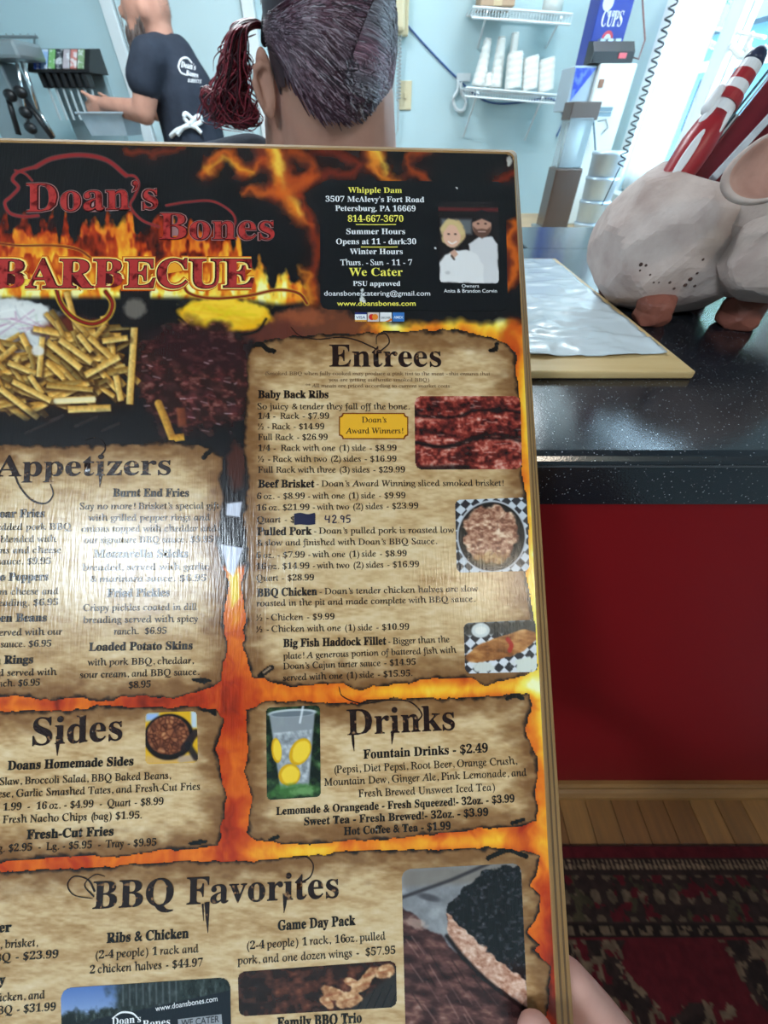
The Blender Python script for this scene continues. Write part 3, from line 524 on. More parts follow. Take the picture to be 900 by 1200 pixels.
CARD = link('info_card', grid_mesh('info_card', *L4, 200, 140, card_col, .25*MM, card_mask), PRINT, menu); CARD['label'] = 'black box with address and opening hours'
photo('portrait_photo', 'photo of two people in white shirts', CARD, [(513, 236), (583.5, 237), (584.5, 333), (515, 332)], ph_owners, 72, 98, .05)
# ------------------------------------------------------------------ lettering on the menu
def serif(s):
    o = ''
    for ch in s:
        if 'A' <= ch <= 'Z': o += chr(0x1D400+ord(ch)-65)
        elif 'a' <= ch <= 'z': o += chr(0x1D41A+ord(ch)-97)
        elif '0' <= ch <= '9': o += chr(0x1D7CE+ord(ch)-48)
        else: o += ch
    return o
def book(s):
    o = ''
    for ch in s:
        if ch == 'h': o += chr(0x210e)
        elif 'A' <= ch <= 'Z': o += chr(0x1D434+ord(ch)-65)
        elif 'a' <= ch <= 'z': o += chr(0x1D44E+ord(ch)-97)
        elif '0' <= ch <= '9': o += chr(0x1D7CE+ord(ch)-48)
        else: o += ch
    return o
INK = mat('ink_brown', (26, 17, 13), .2, spec=.5, bump=(1100, .34, .0004), stretch=(1, .10, .10))
INKH = mat('ink_worn_heading', (34, 14, 12), .2, spec=.5, noise=(420, 1.0), c2=(150, 110, 76), sharp=(.60, .70), bump=(900, .16, .0004))
INKT = mat('ink_faded', (104, 76, 52), .2, spec=.5)
INKW = mat('ink_white', (236, 236, 238), .2, spec=.5)
INKY = mat('ink_yellow', (240, 226, 96), .2, spec=.5)
INKR = mat('ink_red', (176, 50, 48), .2, spec=.5, noise=(260, 1.0), c2=(98, 16, 18), sharp=(.5, .66))
INKRO = mat('ink_red_rim', (70, 16, 18), .2, spec=.5)
INKG = mat('ink_grey_rim', (158, 112, 110), .2, spec=.5)
INKFL = mat('ink_flame_rim', (252, 226, 130), .2, spec=.5)
INKB = mat('ink_marker', (22, 22, 58), .3, spec=.45)
JOBS = []
def text(parent, s, x0, y0, x1, y1=None, cap=7.3, style='body', ink=None, name='text_line', lift=.45, fat=0):
    y1 = y0 if y1 is None else y1
    off = {'body': -.003, 'bold': .002, 'head': .02, 'title': .004, 'sans': .0, 'sansb': .012}[style]+fat
    if style == 'body':      # book weight: slanted letters set upright again, figures and points from the bold cut
        pair = []
        for sh_, of in ((-.27, .0085+fat), (0, -.001+fat)):
            c = bpy.data.curves.new('t', 'FONT'); c.body = book(s); c.size = 1.0; c.offset = of; c.shear = sh_; c.resolution_u = 3; c.materials.append(None); c.materials.append(None)
            for i, ch in enumerate(s): c.body_format[i].material_index = 0 if ch.isalpha() else 1
            o = bpy.data.objects.new('t', c); COL.objects.link(o); pair.append(o)
        JOBS.append((pair, parent, x0, y0, x1, y1, cap, ink or INK, name, lift)); return
    c = bpy.data.curves.new('t', 'FONT'); c.body = s if style.startswith('sans') else serif(s); c.size = 1.0; c.offset = off; c.resolution_u = 3
    o = bpy.data.objects.new('t', c); COL.objects.link(o); JOBS.append(([o], parent, x0, y0, x1, y1, cap, ink or INK, name, lift))
def flush_text():
    bpy.context.view_layer.update(); dg = bpy.context.evaluated_depsgraph_get()
    for (o, parent, x0, y0, x1, y1, cap, ink, name, lift) in JOBS:
        me = bpy.data.meshes.new_from_object(o[0].evaluated_get(dg))
        if len(o) == 2:
            m2 = bpy.data.meshes.new_from_object(o[1].evaluated_get(dg))
            for m_, drop in ((me, 1), (m2, 0)):
                bm = B(); bm.from_mesh(m_); bmesh.ops.delete(bm, geom=[f for f in bm.faces if f.material_index == drop], context='FACES'); bm.to_mesh(m_); bm.free()
            bm = B(); bm.from_mesh(me); bm.from_mesh(m2); bm.to_mesh(me); bm.free(); bpy.data.meshes.remove(m2); me.polygons.foreach_set('material_index', [0]*len(me.polygons))
        n = len(me.vertices); co = np.empty(n*3, np.float32); me.vertices.foreach_get('co', co); co = co.reshape(-1, 3)
        A = px2loc(x0, y0); E_ = px2loc(x1, y1); mx0, mx1 = co[:, 0].min(), co[:, 0].max(); L = math.hypot(E_[0]-A[0], E_[1]-A[1]); sx = L/(mx1-mx0); sy = cap*A[2]/FPX/.69
        dx, dy = (E_[0]-A[0])/L, (E_[1]-A[1])/L; u = (co[:, 0]-mx0)*sx; v = co[:, 1]*sy
        w = loc2w(A[0]+u*dx+v*dy, A[1]+u*dy-v*dx, np.full(n, lift*MM)); me.vertices.foreach_set('co', w.astype(np.float32).ravel()); me.update()
        me.materials.clear(); link(name, me, ink, parent)
    for j in JOBS:
        for o in j[0]:
            c = o.data; bpy.data.objects.remove(o); bpy.data.curves.remove(c)
    JOBS.clear()
def ribbon(parent, pts, w, ink, name='flourish', lift=.44, n=8):
    """printed pen stroke: a tapering flat ribbon through pixel points"""
    P = bez(pts, n); L = [px2loc(*p) for p in P]; k = len(P); W_ = np.interp(np.linspace(0, 1, k), np.linspace(0, 1, len(w)), w) if isinstance(w, (list, tuple)) else [w]*k; bm = B(); prev = None
    for i in range(k):
        a = L[max(i-1, 0)]; b = L[min(i+1, k-1)]; dx, dy = b[0]-a[0], b[1]-a[1]; m = math.hypot(dx, dy)+1e-12; h = W_[i]/2*L[i][2]/FPX; q = []
        for s in (1, -1): q.append(bm.verts.new(Vector(loc2w(np.array(L[i][0]-dy/m*h*s), np.array(L[i][1]+dx/m*h*s), np.array(lift*MM)))))
        if prev: bm.faces.new((prev[0], prev[1], q[1], q[0]))
        prev = q
    return obj(name, bm, ink, parent)
def quad_patch(parent, name, pts, ink, lift):
    bm = B(); bm.faces.new([bm.verts.new(Vector(loc2w(np.array(px2loc(*p)[0]), np.array(px2loc(*p)[1]), np.array(lift*MM)))) for p in pts]); return obj(name, bm, ink, parent)
T = text
# brand lettering
for (ink, fat, lf) in ((INKG, .026, .30), (INKRO, .012, .34), (INKR, -.010, .38)):
    T(menu, "Doan’s", 31, 249, 186, 245, 36, 'title', ink, 'title_lettering', lf, fat); T(menu, 'Bones', 187, 281, 322, 281, 33, 'title', ink, 'title_lettering', lf, fat)
for (ink, fat, lf) in ((mat('ink_ember', (196, 84, 18), .2), .075, .26), (mat('ink_amber', (240, 160, 40), .2), .056, .28), (INKFL, .040, .30), (INKRO, .020, .34), (INKR, -.002, .38)): T(menu, 'BARBECUE', -6, 338, 298, 337, 36, 'title', ink, 'title_lettering', lf, fat)
# address box
T(CARD, 'Whipple Dam', 408, 226.7, 471, 227, 7, 'bold', INKY); T(CARD, '3507 McAlevy’s Fort Road', 381.7, 237.2, 497, 238, 7, 'bold', INKW); T(CARD, 'Petersburg, PA 16669', 393, 248, 487, 248.5, 7, 'bold', INKW)
T(CARD, '814-667-3670', 407.7, 260.7, 472.7, 260.7, 8, 'bold', INKY); T(CARD, 'Summer Hours', 406, 275.2, 474.7, 275.2, 7, 'bold', INKW); T(CARD, 'Opens at 11 - dark:30', 394, 287, 487.7, 287, 7, 'bold', INKW); T(CARD, 'Winter Hours', 410, 298.7, 472, 298.7, 7, 'bold', INKW)
T(CARD, 'Thurs. - Sun - 11 - 7', 399, 311.7, 483, 311.5, 7, 'body', INKW); T(CARD, 'We Cater', 409, 324, 472, 324, 10, 'bold', INKY); T(CARD, 'PSU approved', 413.7, 335.7, 469, 335.7, 6, 'bold', INKW)
T(CARD, 'doansbonescatering@gmail.com', 380, 347.2, 504, 347.2, 6, 'sans', INKW); T(CARD, 'www.doansbones.com', 395, 359, 487, 359, 6, 'sansb', INKY); T(CARD, 'Owners', 541, 337.7, 561, 337.7, 4.2, 'sans', INKW); T(CARD, 'Anita & Brandon Corvin', 520, 343.6, 582, 343.6, 4.4, 'sans', INKW)
ribbon(CARD, [(417, 264), (440, 264.2), (464, 264)], 1.0, INKY, 'underline'); ribbon(CARD, [(423, 290.2), (445, 290.4), (466, 290.2)], 1.0, INKY, 'underline')
# payment marks
for k, (bgc, s_, fg) in enumerate((((232, 232, 236), 'VISA', (26, 36, 110)), ((206, 190, 184), '', None), ((226, 224, 226), 'DISCOVER', (40, 36, 40)), ((54, 110, 178), 'AMEX', (230, 236, 244)))):
    x = 416+k*14.7; q = quad_patch(menu, 'payment_mark', [(x, 366.5), (x+13.6, 366.6), (x+13.6, 377.3), (x, 377.2)], mat('card_%d' % k, bgc, .3), .30)
    if s_: T(menu, s_, x+1.2, 374+(0 if k != 3 else -.2), x+12.4, 374, 3.2 if k != 2 else 2.4, 'sansb', mat('cardfg_%d' % k, fg, .3), 'payment_mark', .36)
    if k == 0:
        quad_patch(menu, 'payment_mark', [(x, 366.5), (x+13.6, 366.6), (x+13.6, 368.8), (x, 368.8)], mat('card_blue', (30, 40, 110), .3), .33); quad_patch(menu, 'payment_mark', [(x, 375.4), (x+13.6, 375.4), (x+13.6, 377.3), (x, 377.2)], mat('card_gold', (214, 150, 40), .3), .33)
    if k == 1:
        for cx, cc in ((x+5, (206, 30, 30)), (x+8.8, (226, 130, 30))): quad_patch(menu, 'payment_mark', [(cx+3.6*math.cos(a/14*math.tau), 372+3.6*math.sin(a/14*math.tau)) for a in range(14)], mat('disc_%d' % cc[1], cc, .3), .33 if cc[1] == 30 else .35)
    if k == 2: ribbon(menu, [(x+6, 377), (x+10, 376.4), (x+13.5, 374.6)], [.3, 2, 3], mat('card_orange', (226, 120, 30), .3), 'payment_mark', .35)
# Entrees
E_ = P_ENT
T(E_, 'Entrees', 386, 430, 517, 430, 27, 'title', INKH, 'heading'); T(E_, '(Smoked BBQ when fully cooked may produce a pink tint to the meat - this ensures that', 311, 440, 574, 440.5, 4.3, 'body', INKT); T(E_, 'you are getting authentic smoked BBQ)', 385, 447.3, 503, 447.6, 4.3, 'body', INKT); T(E_, '** All meats are priced according to current market costs.', 358, 454.3, 529, 454.8, 4.3, 'body', INKT)
for s, x0, y0, x1, y1 in [('Baby Back Ribs', 302.6, 466.8, 385, 466.8), ('Beef Brisket', 302.6, 571.5, 368.8, 571.3), ('Pulled Pork', 301.4, 627.3, 365.5, 626.5), ('BBQ Chicken', 301.4, 699, 371.7, 697), ('Big Fish Haddock Fillet', 332, 758, 452.7, 755)]: T(E_, s, x0, y0, x1, y1, 9.2, 'head')
for s, x0, y0, x1, y1 in [('So juicy & tender they fall off the bone.', 302, 480, 480, 480), ('1/4 -  Rack - $7.99', 302.6, 491.2, 385.7, 491), ('½ - Rack - $14.99', 302.6, 503.6, 380, 503.4), ('Full Rack - $26.99', 302.6, 516, 384, 515.8), ('1/4 -  Rack with one (1) side - $8.99', 302.6, 528.7, 464.6, 528.5), ('½ - Rack with two (2) sides - $16.99', 302.6, 541.6, 464.6, 541.2), ('Full Rack with three (3) sides - $29.99', 302.6, 554.2, 474.5, 553.8),
        ('- Doan’s Award Winning sliced smoked brisket!', 371, 570.4, 590, 569.5), ('6 oz. - $8.99 - with one (1) side - $9.99', 301.4, 585, 475, 584), ('16 oz. $21.99 - with two (2) sides - $23.99', 301.2, 598.5, 490, 596), ('Quart - $', 301.4, 612.5, 346, 612.2), ('- Doan’s pulled pork is roasted low', 368, 625.6, 531.6, 624.4), ('& slow and finished with Doan’s BBQ Sauce.', 301.4, 639.6, 512, 637.5),
        ('6 oz. - $7.99 - with one (1) side - $8.99', 300.6, 654, 476.5, 651.8), ('16 oz. $14.99 - with two (2) sides - $16.99', 300.6, 667.2, 491, 664.4), ('Quart - $28.99', 300.6, 680.8, 368, 680), ('- Doan’s tender chicken halves are slow', 374.6, 696.4, 559.6, 693), ('roasted in the pit and made complete with BBQ sauce.', 300.6, 710.4, 556.7, 705), ('½ - Chicken - $9.99', 300.6, 727.2, 392, 725.6), ('½ - Chicken with one (1) side - $10.99', 300.6, 740.8, 479.4, 737.5),
        ('- Bigger than the', 455, 754.8, 526.7, 752.3), ('plate! A generous portion of battered fish with', 332, 772, 535, 764.6), ('Doan’s Cajun tarter sauce - $14.95', 332, 784, 487, 778.6), ('served with one (1) side - $15.95.', 332, 797.5, 483, 791.8)]: T(E_, s, x0, y0, x1, y1, 7.2)
BAD = mat('badge_yellow', (232, 170, 40), .26); BADR = mat('badge_rim', (120, 56, 14), .26)
def badge(x0, y0, x1, y1, r):
    p = []
    for (cx, cy, a0) in ((x0, y0, 90), (x1, y0, 180), (x1, y1, 270), (x0, y1, 0)): p += [(cx+r*math.cos(math.radians(a0-k*22.5)), cy+r*math.sin(math.radians(a0-k*22.5))) for k in range(5)]
    return p
quad_patch(E_, 'award_badge', badge(397.2, 484.2, 478.4, 515, 4.2), BADR, .36); quad_patch(E_, 'award_badge', badge(398.6, 485.6, 477, 513.6, 4.2), BAD, .40); T(E_, 'Doan’s', 424, 495.4, 452.7, 495.4, 6.6); T(E_, 'Award Winners!', 405, 508.2, 472.4, 508.2, 6.6)
for k in range(5): ribbon(E_, [(345, 604+k*2.4), (352, 602.8+k*2.5), (361, 604.4+k*2.3), (369.5, 602.6+k*2.5)], 3.6, INKB, 'marker_scribble', .47+k*.004, 4)
for pts in ([(382, 604), (381.4, 608.6), (386.5, 608.4)], [(386.2, 604.2), (385.6, 613)], [(389.4, 606), (392, 603.8), (393.6, 606.4), (390, 612.4), (394.8, 612)], [(396.8, 612.2), (397.2, 612.6)], [(403.2, 606), (400.4, 604.4), (399.6, 607.4), (402.4, 608), (403.2, 605.2), (402.6, 612.6)], [(410.6, 604), (406.8, 604.2), (406.4, 607.6), (409.8, 608), (409.6, 611.6), (405.8, 612.4)]): ribbon(E_, pts, 1.35, INKB, 'handwritten_price', .46, 5)
ribbon(E_, [(341, 384), (352, 394), (372, 398), (400, 396), (420, 400), (446, 412)], [.6, 1.2, 1.4, 1.8], INKH); ribbon(E_, [(446, 412), (456, 402), (452, 392), (442, 394), (441, 404)], [1.6, 1.4, .7], INKH)
# Appetizers
A_ = P_APP
T(A_, 'Appetizers', -5, 558.6, 200.5, 556.4, 25, 'title', INKH, 'heading')
for s, x0, y0, x1, y1 in [('Burnt End Fries', 132.8, 582, 221.7, 582), ('Mozzarella Sticks', 110, 653.4, 220.7, 653), ('Fried Pickles', 126, 699.4, 199, 698.6), ('Loaded Potato Skins', 104.7, 762.4, 226, 760.6), ('Boar Fries', -9, 606.6, 53, 606), ('Jalapeno Poppers', -45, 681, 57, 680), ('Green Beans', -22, 728.8, 55.5, 727.8), ('Onion Rings', -36, 778.6, 39.6, 776.8)]: T(A_, s, x0, y0, x1, y1, 9.4, 'head')
for s, x0, y0, x1, y1 in [('Say no more! Brisket’s special gift', 94, 597, 257, 596.2), ('with grilled pepper rings and', 103.8, 610.4, 246.5, 609.8), ('onions topped with cheddar and', 96, 623.4, 254, 622.6), ('our signature BBQ sauce. $9.95', 99, 636.6, 249.8, 635.4), ('breaded, served with garlic', 97, 668.6, 245, 667.4), ('& marinara sauce. $6.95', 106, 682, 242, 680.8), ('Crispy pickles coated in dill', 98, 715.8, 231, 714.6), ('breading served with spicy', 97.6, 730, 232, 728.4), ('ranch.  $6.95', 133.7, 743.4, 195.6, 742.4), ('with pork BBQ, cheddar,', 103, 779.6, 227.5, 777.2), ('sour cream, and BBQ sauce.', 94.4, 794.4, 234, 790.4), ('$8.95', 151.5, 806, 177, 805),
        ('shredded pork BBQ', -20, 621.4, 84.4, 620.6), ('blended with', 1, 635.6, 67, 635), ('beans and cheese', -18, 648.6, 72, 648), ('sauce. $9.95', -2, 661.6, 60, 661), ('with cream cheese and', -48, 697.4, 69, 696.2), ('breading. $6.95', -12, 710.2, 68.6, 709), ('served with our', -5, 744.8, 73.5, 743.4), ('sauce. $6.95', 1.6, 758.4, 60.6, 757.4), ('breaded and served with', -60, 793, 67.7, 790.6), ('ranch. $6.95', -11, 804.6, 47.4, 803)]: T(A_, s, x0, y0, x1, y1, 7.6)
ribbon(A_, [(17, 552), (24, 570), (38, 586), (54, 590), (63, 580), (60, 567)], [2.2, 2, 2.4, 1.6, 1.2], INKH); ribbon(A_, [(100, 516), (110, 513), (120, 517), (124, 526), (119, 534)], [.6, 1, 1.3, 2], INKH); ribbon(A_, [(118, 545), (118.5, 558), (117.5, 571)], [5, 4, .4], INKH)
# Sides
S_ = P_SID
T(S_, 'Sides', 38.7, 873, 144, 866.5, 31, 'title', INKH, 'heading'); ribbon(S_, [(69, 862), (68.4, 874), (68, 885)], [5, 4, .4], INKH)
for s, x0, y0, x1, y1 in [('Doans Homemade Sides', 9.7, 901.6, 157, 896), ('Fresh-Cut Fries', 32, 982.4, 133.7, 978)]: T(S_, s, x0, y0, x1, y1, 10, 'head')
for s, x0, y0, x1, y1 in [('Cole Slaw, Broccoli Salad, BBQ Baked Beans,', -26, 920.4, 201, 911.8), ('Mac & Cheese, Garlic Smashed Tates, and Fresh-Cut Fries', -60, 936.2, 234.6, 924.7), ('8 oz. - 1.99  -  16 oz. - $4.99  -  Quart - $8.99', -29, 950.4, 192, 942.2), ('Fresh Nacho Chips (bag) $1.95.', 4, 963.8, 166.6, 958.2), ('Reg. $2.95  -  Lg. - $5.95  -  Tray - $9.95', -14, 998, 183.7, 990)]: T(S_, s, x0, y0, x1, y1, 8.2)
# Drinks
D_ = P_DRI
T(D_, 'Drinks', 406.7, 861, 533, 854.6, 29, 'title', INKH, 'heading'); ribbon(D_, [(413, 858), (414, 870), (415, 880)], [3, 3, .4], INKH); ribbon(D_, [(460, 856), (459.6, 864), (459, 872)], [4, 3, .4], INKH); ribbon(D_, [(397, 804), (402, 816), (425, 824), (455, 820), (480, 822), (494, 836), (488, 846)], [.6, 1.2, 1.2, 1.6, 2], INKH)
for s, x0, y0, x1, y1 in [('Fountain Drinks - $2.49', 425.8, 888.4, 571.6, 880.8), ('Lemonade & Orangeade - Fresh Squeezed!- 32oz. - $3.99', 323.8, 954.2, 602.6, 939.2), ('Sweet Tea - Fresh Brewed!- 32oz. - $3.99', 356.6, 966.3, 572, 955), ('Hot Coffee & Tea - $1.99', 403, 977.7, 528, 971.2)]: T(D_, s, x0, y0, x1, y1, 10 if 'Fountain' in s else 8.6, 'head', fat=-.006)
for s, x0, y0, x1, y1 in [('(Pepsi, Diet Pepsi, Root Beer, Orange Crush,', 392, 905.4, 605.8, 894.8), ('Mountain Dew, Ginger Ale, Pink Lemonade, and', 380, 920.2, 617, 908.4), ('Fresh Brewed Unsweet Iced Tea)', 420, 933.4, 579.8, 925.6)]: T(D_, s, x0, y0, x1, y1, 8.2)
# Favourites
F_ = P_FAV
T(F_, 'BBQ Favorites', 109, 1064, 397, 1050.6, 30, 'title', INKH, 'heading'); ribbon(F_, [(110, 1052), (88, 1048), (80, 1036), (88, 1026), (104, 1030), (112, 1044)], [.8, 1.2, 1.4, 1.4, 2.4], INKH); ribbon(F_, [(111, 1050), (100, 1036), (112, 1024), (124, 1026)], [1.6, 1.3, 1, .6], INKH); ribbon(F_, [(352, 1034), (364, 1026), (367, 1012), (358, 1003), (345, 1006)], [2.4, 1.6, 1.2, 1, .6], INKH); ribbon(F_, [(243, 1056), (243.4, 1074), (244, 1092)], [6, 4, .4], INKH); ribbon(F_, [(238, 1058), (239, 1078)], [2.5, .4], INKH); ribbon(F_, [(334, 1046), (334, 1058), (333, 1069)], [5, 4, .4], INKH)
for s, x0, y0, x1, y1 in [('Ribs & Chicken', 125.6, 1103.7, 221.7, 1097.8), ('Game Day Pack', 325.8, 1089, 416.7, 1082.6), ('Family BBQ Trio', 325, 1203, 424, 1196.6), ('Sampler', -48, 1094.6, 14.4, 1090.4), ('Family', -38, 1155, 7, 1152)]: T(F_, s, x0, y0, x1, y1, 10.6, 'head')
for s, x0, y0, x1, y1 in [('(2-4 people) 1 rack and', 112.8, 1122.4, 233.4, 1114.6), ('2 chicken halves - $44.97', 106, 1139.6, 238, 1130.8), ('(2-4 people) 1 rack, 16oz. pulled', 289.7, 1111.4, 452, 1099.8), ('pork, and one dozen wings -  $57.95', 278.6, 1129, 463.3, 1116.4), ('pulled pork, brisket,', -62, 1114, 45.5, 1107.4), ('and BBQ - $23.99', -42, 1128.4, 69, 1121), ('ribs, chicken, and', -38, 1174.6, 53.7, 1168.6), ('pulled BBQ - $31.99', -48, 1190.4, 66, 1182.6)]: T(F_, s, x0, y0, x1, y1, 8.6)
T(F_, 'www.doansbones.com', 183, 1183.6, 255.5, 1171.6, 6, 'sans', INKW); T(F_, 'Doan’s', 132, 1200, 166, 1196, 8, 'bold', INKW); T(F_, 'Bones', 168, 1203, 200, 1199.4, 8, 'bold', INKW); quad_patch(F_, 'trailer_sign', [(209, 1193), (260, 1187), (261, 1199), (210, 1205)], mat('sign_grey', (150, 152, 158), .3), .41); T(F_, 'WE CATER', 213, 1201.4, 257.5, 1196, 7, 'sansb', mat('ink_dark', (26, 28, 36), .3))
ribbon(F_, [(132, 1192), (143, 1185), (156, 1186), (164, 1193)], [1, 2, 2, 1], INKW)
flush_text()
# ------------------------------------------------------------------ the room
XR, XL, YB, YF = 1.14, -2.6, 3.3, -2.8
WALL = mat('wall_pale_blue', (196, 222, 228), .7, noise=(3, .35), c2=(184, 212, 220), bump=(60, .05))
WHITE = mat('white_paint', (232, 238, 240), .45)
def st(name, bm, m, parent=None, smooth=False):
    o = obj(name, bm, m, parent, smooth)
    if not parent: o['kind'] = 'structure'
    return o
bm = B(); box(bm, (XL-.1, YF-.1, -.08), (XR+.1, YB+.1, -.012)); FLOOR = st('floor', bm, mat('floor_wood_far', (150, 108, 62), .4, noise=(9, .6), c2=(116, 78, 42), stretch=(8, .6, 1)))
random.seed(3)
PLK = [mat('floor_plank_%d' % k, c, .35, noise=(14, .7), c2=[v*.72 for v in c], stretch=(5, .5, 1)) for k, c in enumerate([(142, 98, 52), (128, 86, 44), (152, 108, 60), (118, 76, 38)])]
x = -.35
while x < XR-.02:
    y1 = .19; 
    y0 = y1-random.uniform(.45, .9)
    for ya, yb in ((y0, y1), (y0-.8, y0-.0015)):
        bm = B(); box(bm, (x+.0006, ya, -.012), (min(x+.0655, XR-.004), yb, 0), .0008); obj('plank', bm, random.choice(PLK), FLOOR)
    x += .0665
bm = B(); box(bm, (XL-.1, YF-.1, CEIL), (XR+.1, YB+.1, CEIL+.08)); st('ceiling', bm, mat('ceiling_white', (226, 230, 230), .8))
bm = B(); box(bm, (XL-.1, YB, 0), (XR+.1, YB+.1, CEIL)); st('wall_back', bm, WALL)
bm = B(); box(bm, (XL-.1, YF, 0), (XL, YB, CEIL)); st('wall_left', bm, WALL)
bm = B(); box(bm, (XL, YF-.1, 0), (XR, YF, CEIL)); st('wall_front', bm, WALL)
# right wall with the big window
WY0, WY1, WZ0, WZ1 = 1.2, 2.42, .98, 2.15
bm = B(); box(bm, (XR, YF, 0), (XR+.1, WY0, CEIL)); box(bm, (XR, WY1, 0), (XR+.1, YB, CEIL)); box(bm, (XR, WY0, 0), (XR+.1, WY1, WZ0)); box(bm, (XR, WY0, WZ1), (XR+.1, WY1, CEIL)); st('wall_right', bm, WALL)
w1 = empty('window_1', (XR, 1.5, WZ0)); w1['kind'] = 'structure'
def wbox(name, lo, hi, m=WHITE, bev=.004):
    bm = B(); box(bm, lo, hi, bev); return obj(name, bm, m, w1)
wbox('casing', (XR-.018, WY1, WZ0-.08), (XR, WY1+.09, WZ1+.09)); wbox('casing', (XR-.018, WY0-.09, WZ0-.08), (XR, WY0, WZ1+.09)); wbox('casing', (XR-.018, WY0, WZ1), (XR, WY1, WZ1+.09)); wbox('sill', (XR-.06, WY0-.1, WZ0-.03), (XR+.1, WY1+.1, WZ0))
wbox('mullion', (XR+.02, 2.03, WZ0), (XR+.075, 2.11, WZ1)); wbox('sash_rail', (XR+.03, WY0, WZ0), (XR+.07, WY1, WZ0+.06)); wbox('sash_rail', (XR+.03, WY0, WZ1-.06), (XR+.07, WY1, WZ1))
GLASS = mat('window_glass', (236, 246, 250), .0, trans=1.0, ior=1.02, spec=.3)
for ya, yb in ((WY0, 2.03), (2.11, WY1)):
    bm = B(); box(bm, (XR+.046, ya, WZ0+.06), (XR+.05, yb, WZ1-.06)); obj('pane', bm, GLASS, w1)
# added translucent blind, made to glow as the blown-out far strip of the window
bm = B(); n = 26
for k in range(n):
    ya = 2.10+k*(.30/n); yb = ya+.30/n; za, zb = XR-.004+.004*math.sin(k*1.3), XR-.004+.004*math.sin((k+1)*1.3)
    vs = [bm.verts.new(p) for p in ((za, ya, WZ0+.01), (zb, yb, WZ0+.01), (zb, yb, WZ1+.02), (za, ya, WZ1+.02))]; bm.faces.new(vs)
bmesh.ops.remove_doubles(bm, verts=bm.verts, dist=1e-5); bmesh.ops.solidify(bm, geom=bm.faces[:], thickness=.0012)
tag(obj('added_blind', bm, mat('blind_white', (246, 246, 244), .8, transl=.75), None, True), 'bright white translucent blind added to glow over the far strip of the window', 'blind')
# ------------------------------------------------------------------ service counter
CT = 1.082; CY0, CY1 = .18, .70
def speckle(name, base, speck):
    m = mat(name, base, .15, spec=.5); nt = m.node_tree; N = nt.nodes; Lk = nt.links; p = N['Principled BSDF']; tc = N.new('ShaderNodeTexCoord')
    v = N.new('ShaderNodeTexVoronoi'); v.inputs['Scale'].default_value = 640; Lk.new(tc.outputs['Object'], v.inputs['Vector'])
    r = N.new('ShaderNodeMapRange'); r.inputs[1].default_value = .16; r.inputs[2].default_value = .26; r.inputs[3].default_value = 1; r.inputs[4].default_value = 0; Lk.new(v.outputs['Distance'], r.inputs[0])
    s = N.new('ShaderNodeSeparateColor'); Lk.new(v.outputs['Color'], s.inputs[0]); r2 = N.new('ShaderNodeMapRange'); r2.inputs[1].default_value = .72; r2.inputs[2].default_value = .98; Lk.new(s.outputs[0], r2.inputs[0])
    mu = N.new('ShaderNodeMath'); mu.operation = 'MULTIPLY'; Lk.new(r.outputs[0], mu.inputs[0]); Lk.new(r2.outputs[0], mu.inputs[1])
    mx = N.new('ShaderNodeMix'); mx.data_type = 'RGBA'; mx.inputs[6].default_value = lin(base); mx.inputs[7].default_value = lin(speck); Lk.new(mu.outputs[0], mx.inputs[0]); Lk.new(mx.outputs[2], p.inputs['Base Color'])
    n2 = N.new('ShaderNodeTexNoise'); n2.inputs['Scale'].default_value = 700; Lk.new(tc.outputs['Object'], n2.inputs['Vector']); b = N.new('ShaderNodeBump'); b.inputs['Strength'].default_value = .12; b.inputs['Distance'].default_value = .0004; Lk.new(n2.outputs['Fac'], b.inputs['Height']); Lk.new(b.outputs[0], p.inputs['Normal'])
    return m
LAM = speckle('laminate_black_speckled', (24, 26, 33), (176, 180, 184))
top = empty('countertop', (-.4, .44, CT-.038), 'black white-speckled laminate countertop with a rolled front edge', 'countertop')
bm = B(); prof = [(CY1, CT), (CY0+.007, CT), (CY0+.0025, CT-.0012), (CY0+.0006, CT-.0035), (CY0, CT-.006), (CY0, CT-.0385), (CY1, CT-.0385)]
L_ = [bm.verts.new((-2.2, y, z)) for y, z in prof]; R_ = [bm.verts.new((XR-.004, y, z)) for y, z in prof]
for k in range(len(prof)): bm.faces.new((L_[k], L_[(k+1) % 7], R_[(k+1) % 7], R_[k]))
bm.faces.new(L_); bm.faces.new(list(reversed(R_))); bmesh.ops.recalc_face_normals(bm, faces=bm.faces); obj('slab', bm, LAM, top)
bm = B(); box(bm, (.22, CY1-.0005, CT-.0385), (XR-.004, .87, CT), .002); obj('slab', bm, LAM, top)
bm = B(); tube(bm, [(-2.2, CY0-.0004, CT-.0066), (XR-.004, CY0-.0004, CT-.0066)], .0007, 8); obj('edge_seam', bm, mat('seam_grey', (58, 60, 64), .35), top)
base = empty('counter_base', (-.4, .4, 0), 'deep red counter front below the black countertop', 'counter')
RED = mat('red_panel', (122, 7, 15), .65, noise=(2.2, .3), c2=(104, 5, 12), spec=.2)
bm = B(); box(bm, (-2.18, .195, .006), (XR-.006, .213, CT-.0387)); obj('front_panel', bm, RED, base)
bm = B(); box(bm, (-2.18, .215, .04), (XR-.006, .64, CT-.0387)); obj('cabinet_body', bm, mat('melamine', (206, 204, 198), .5), base)
bm = B(); P = [(.1945, 0), (.1945, .052), (.186, .052), (.180, .046), (.180, .024), (.172, .020), (.164, .012), (.161, 0)]
L_ = [bm.verts.new((-2.18, y, z+.0002)) for y, z in P]; R_ = [bm.verts.new((XR-.006, y, z+.0002)) for y, z in P]
for k in range(len(P)): bm.faces.new((L_[k], L_[(k+1) % len(P)], R_[(k+1) % len(P)], R_[k]))
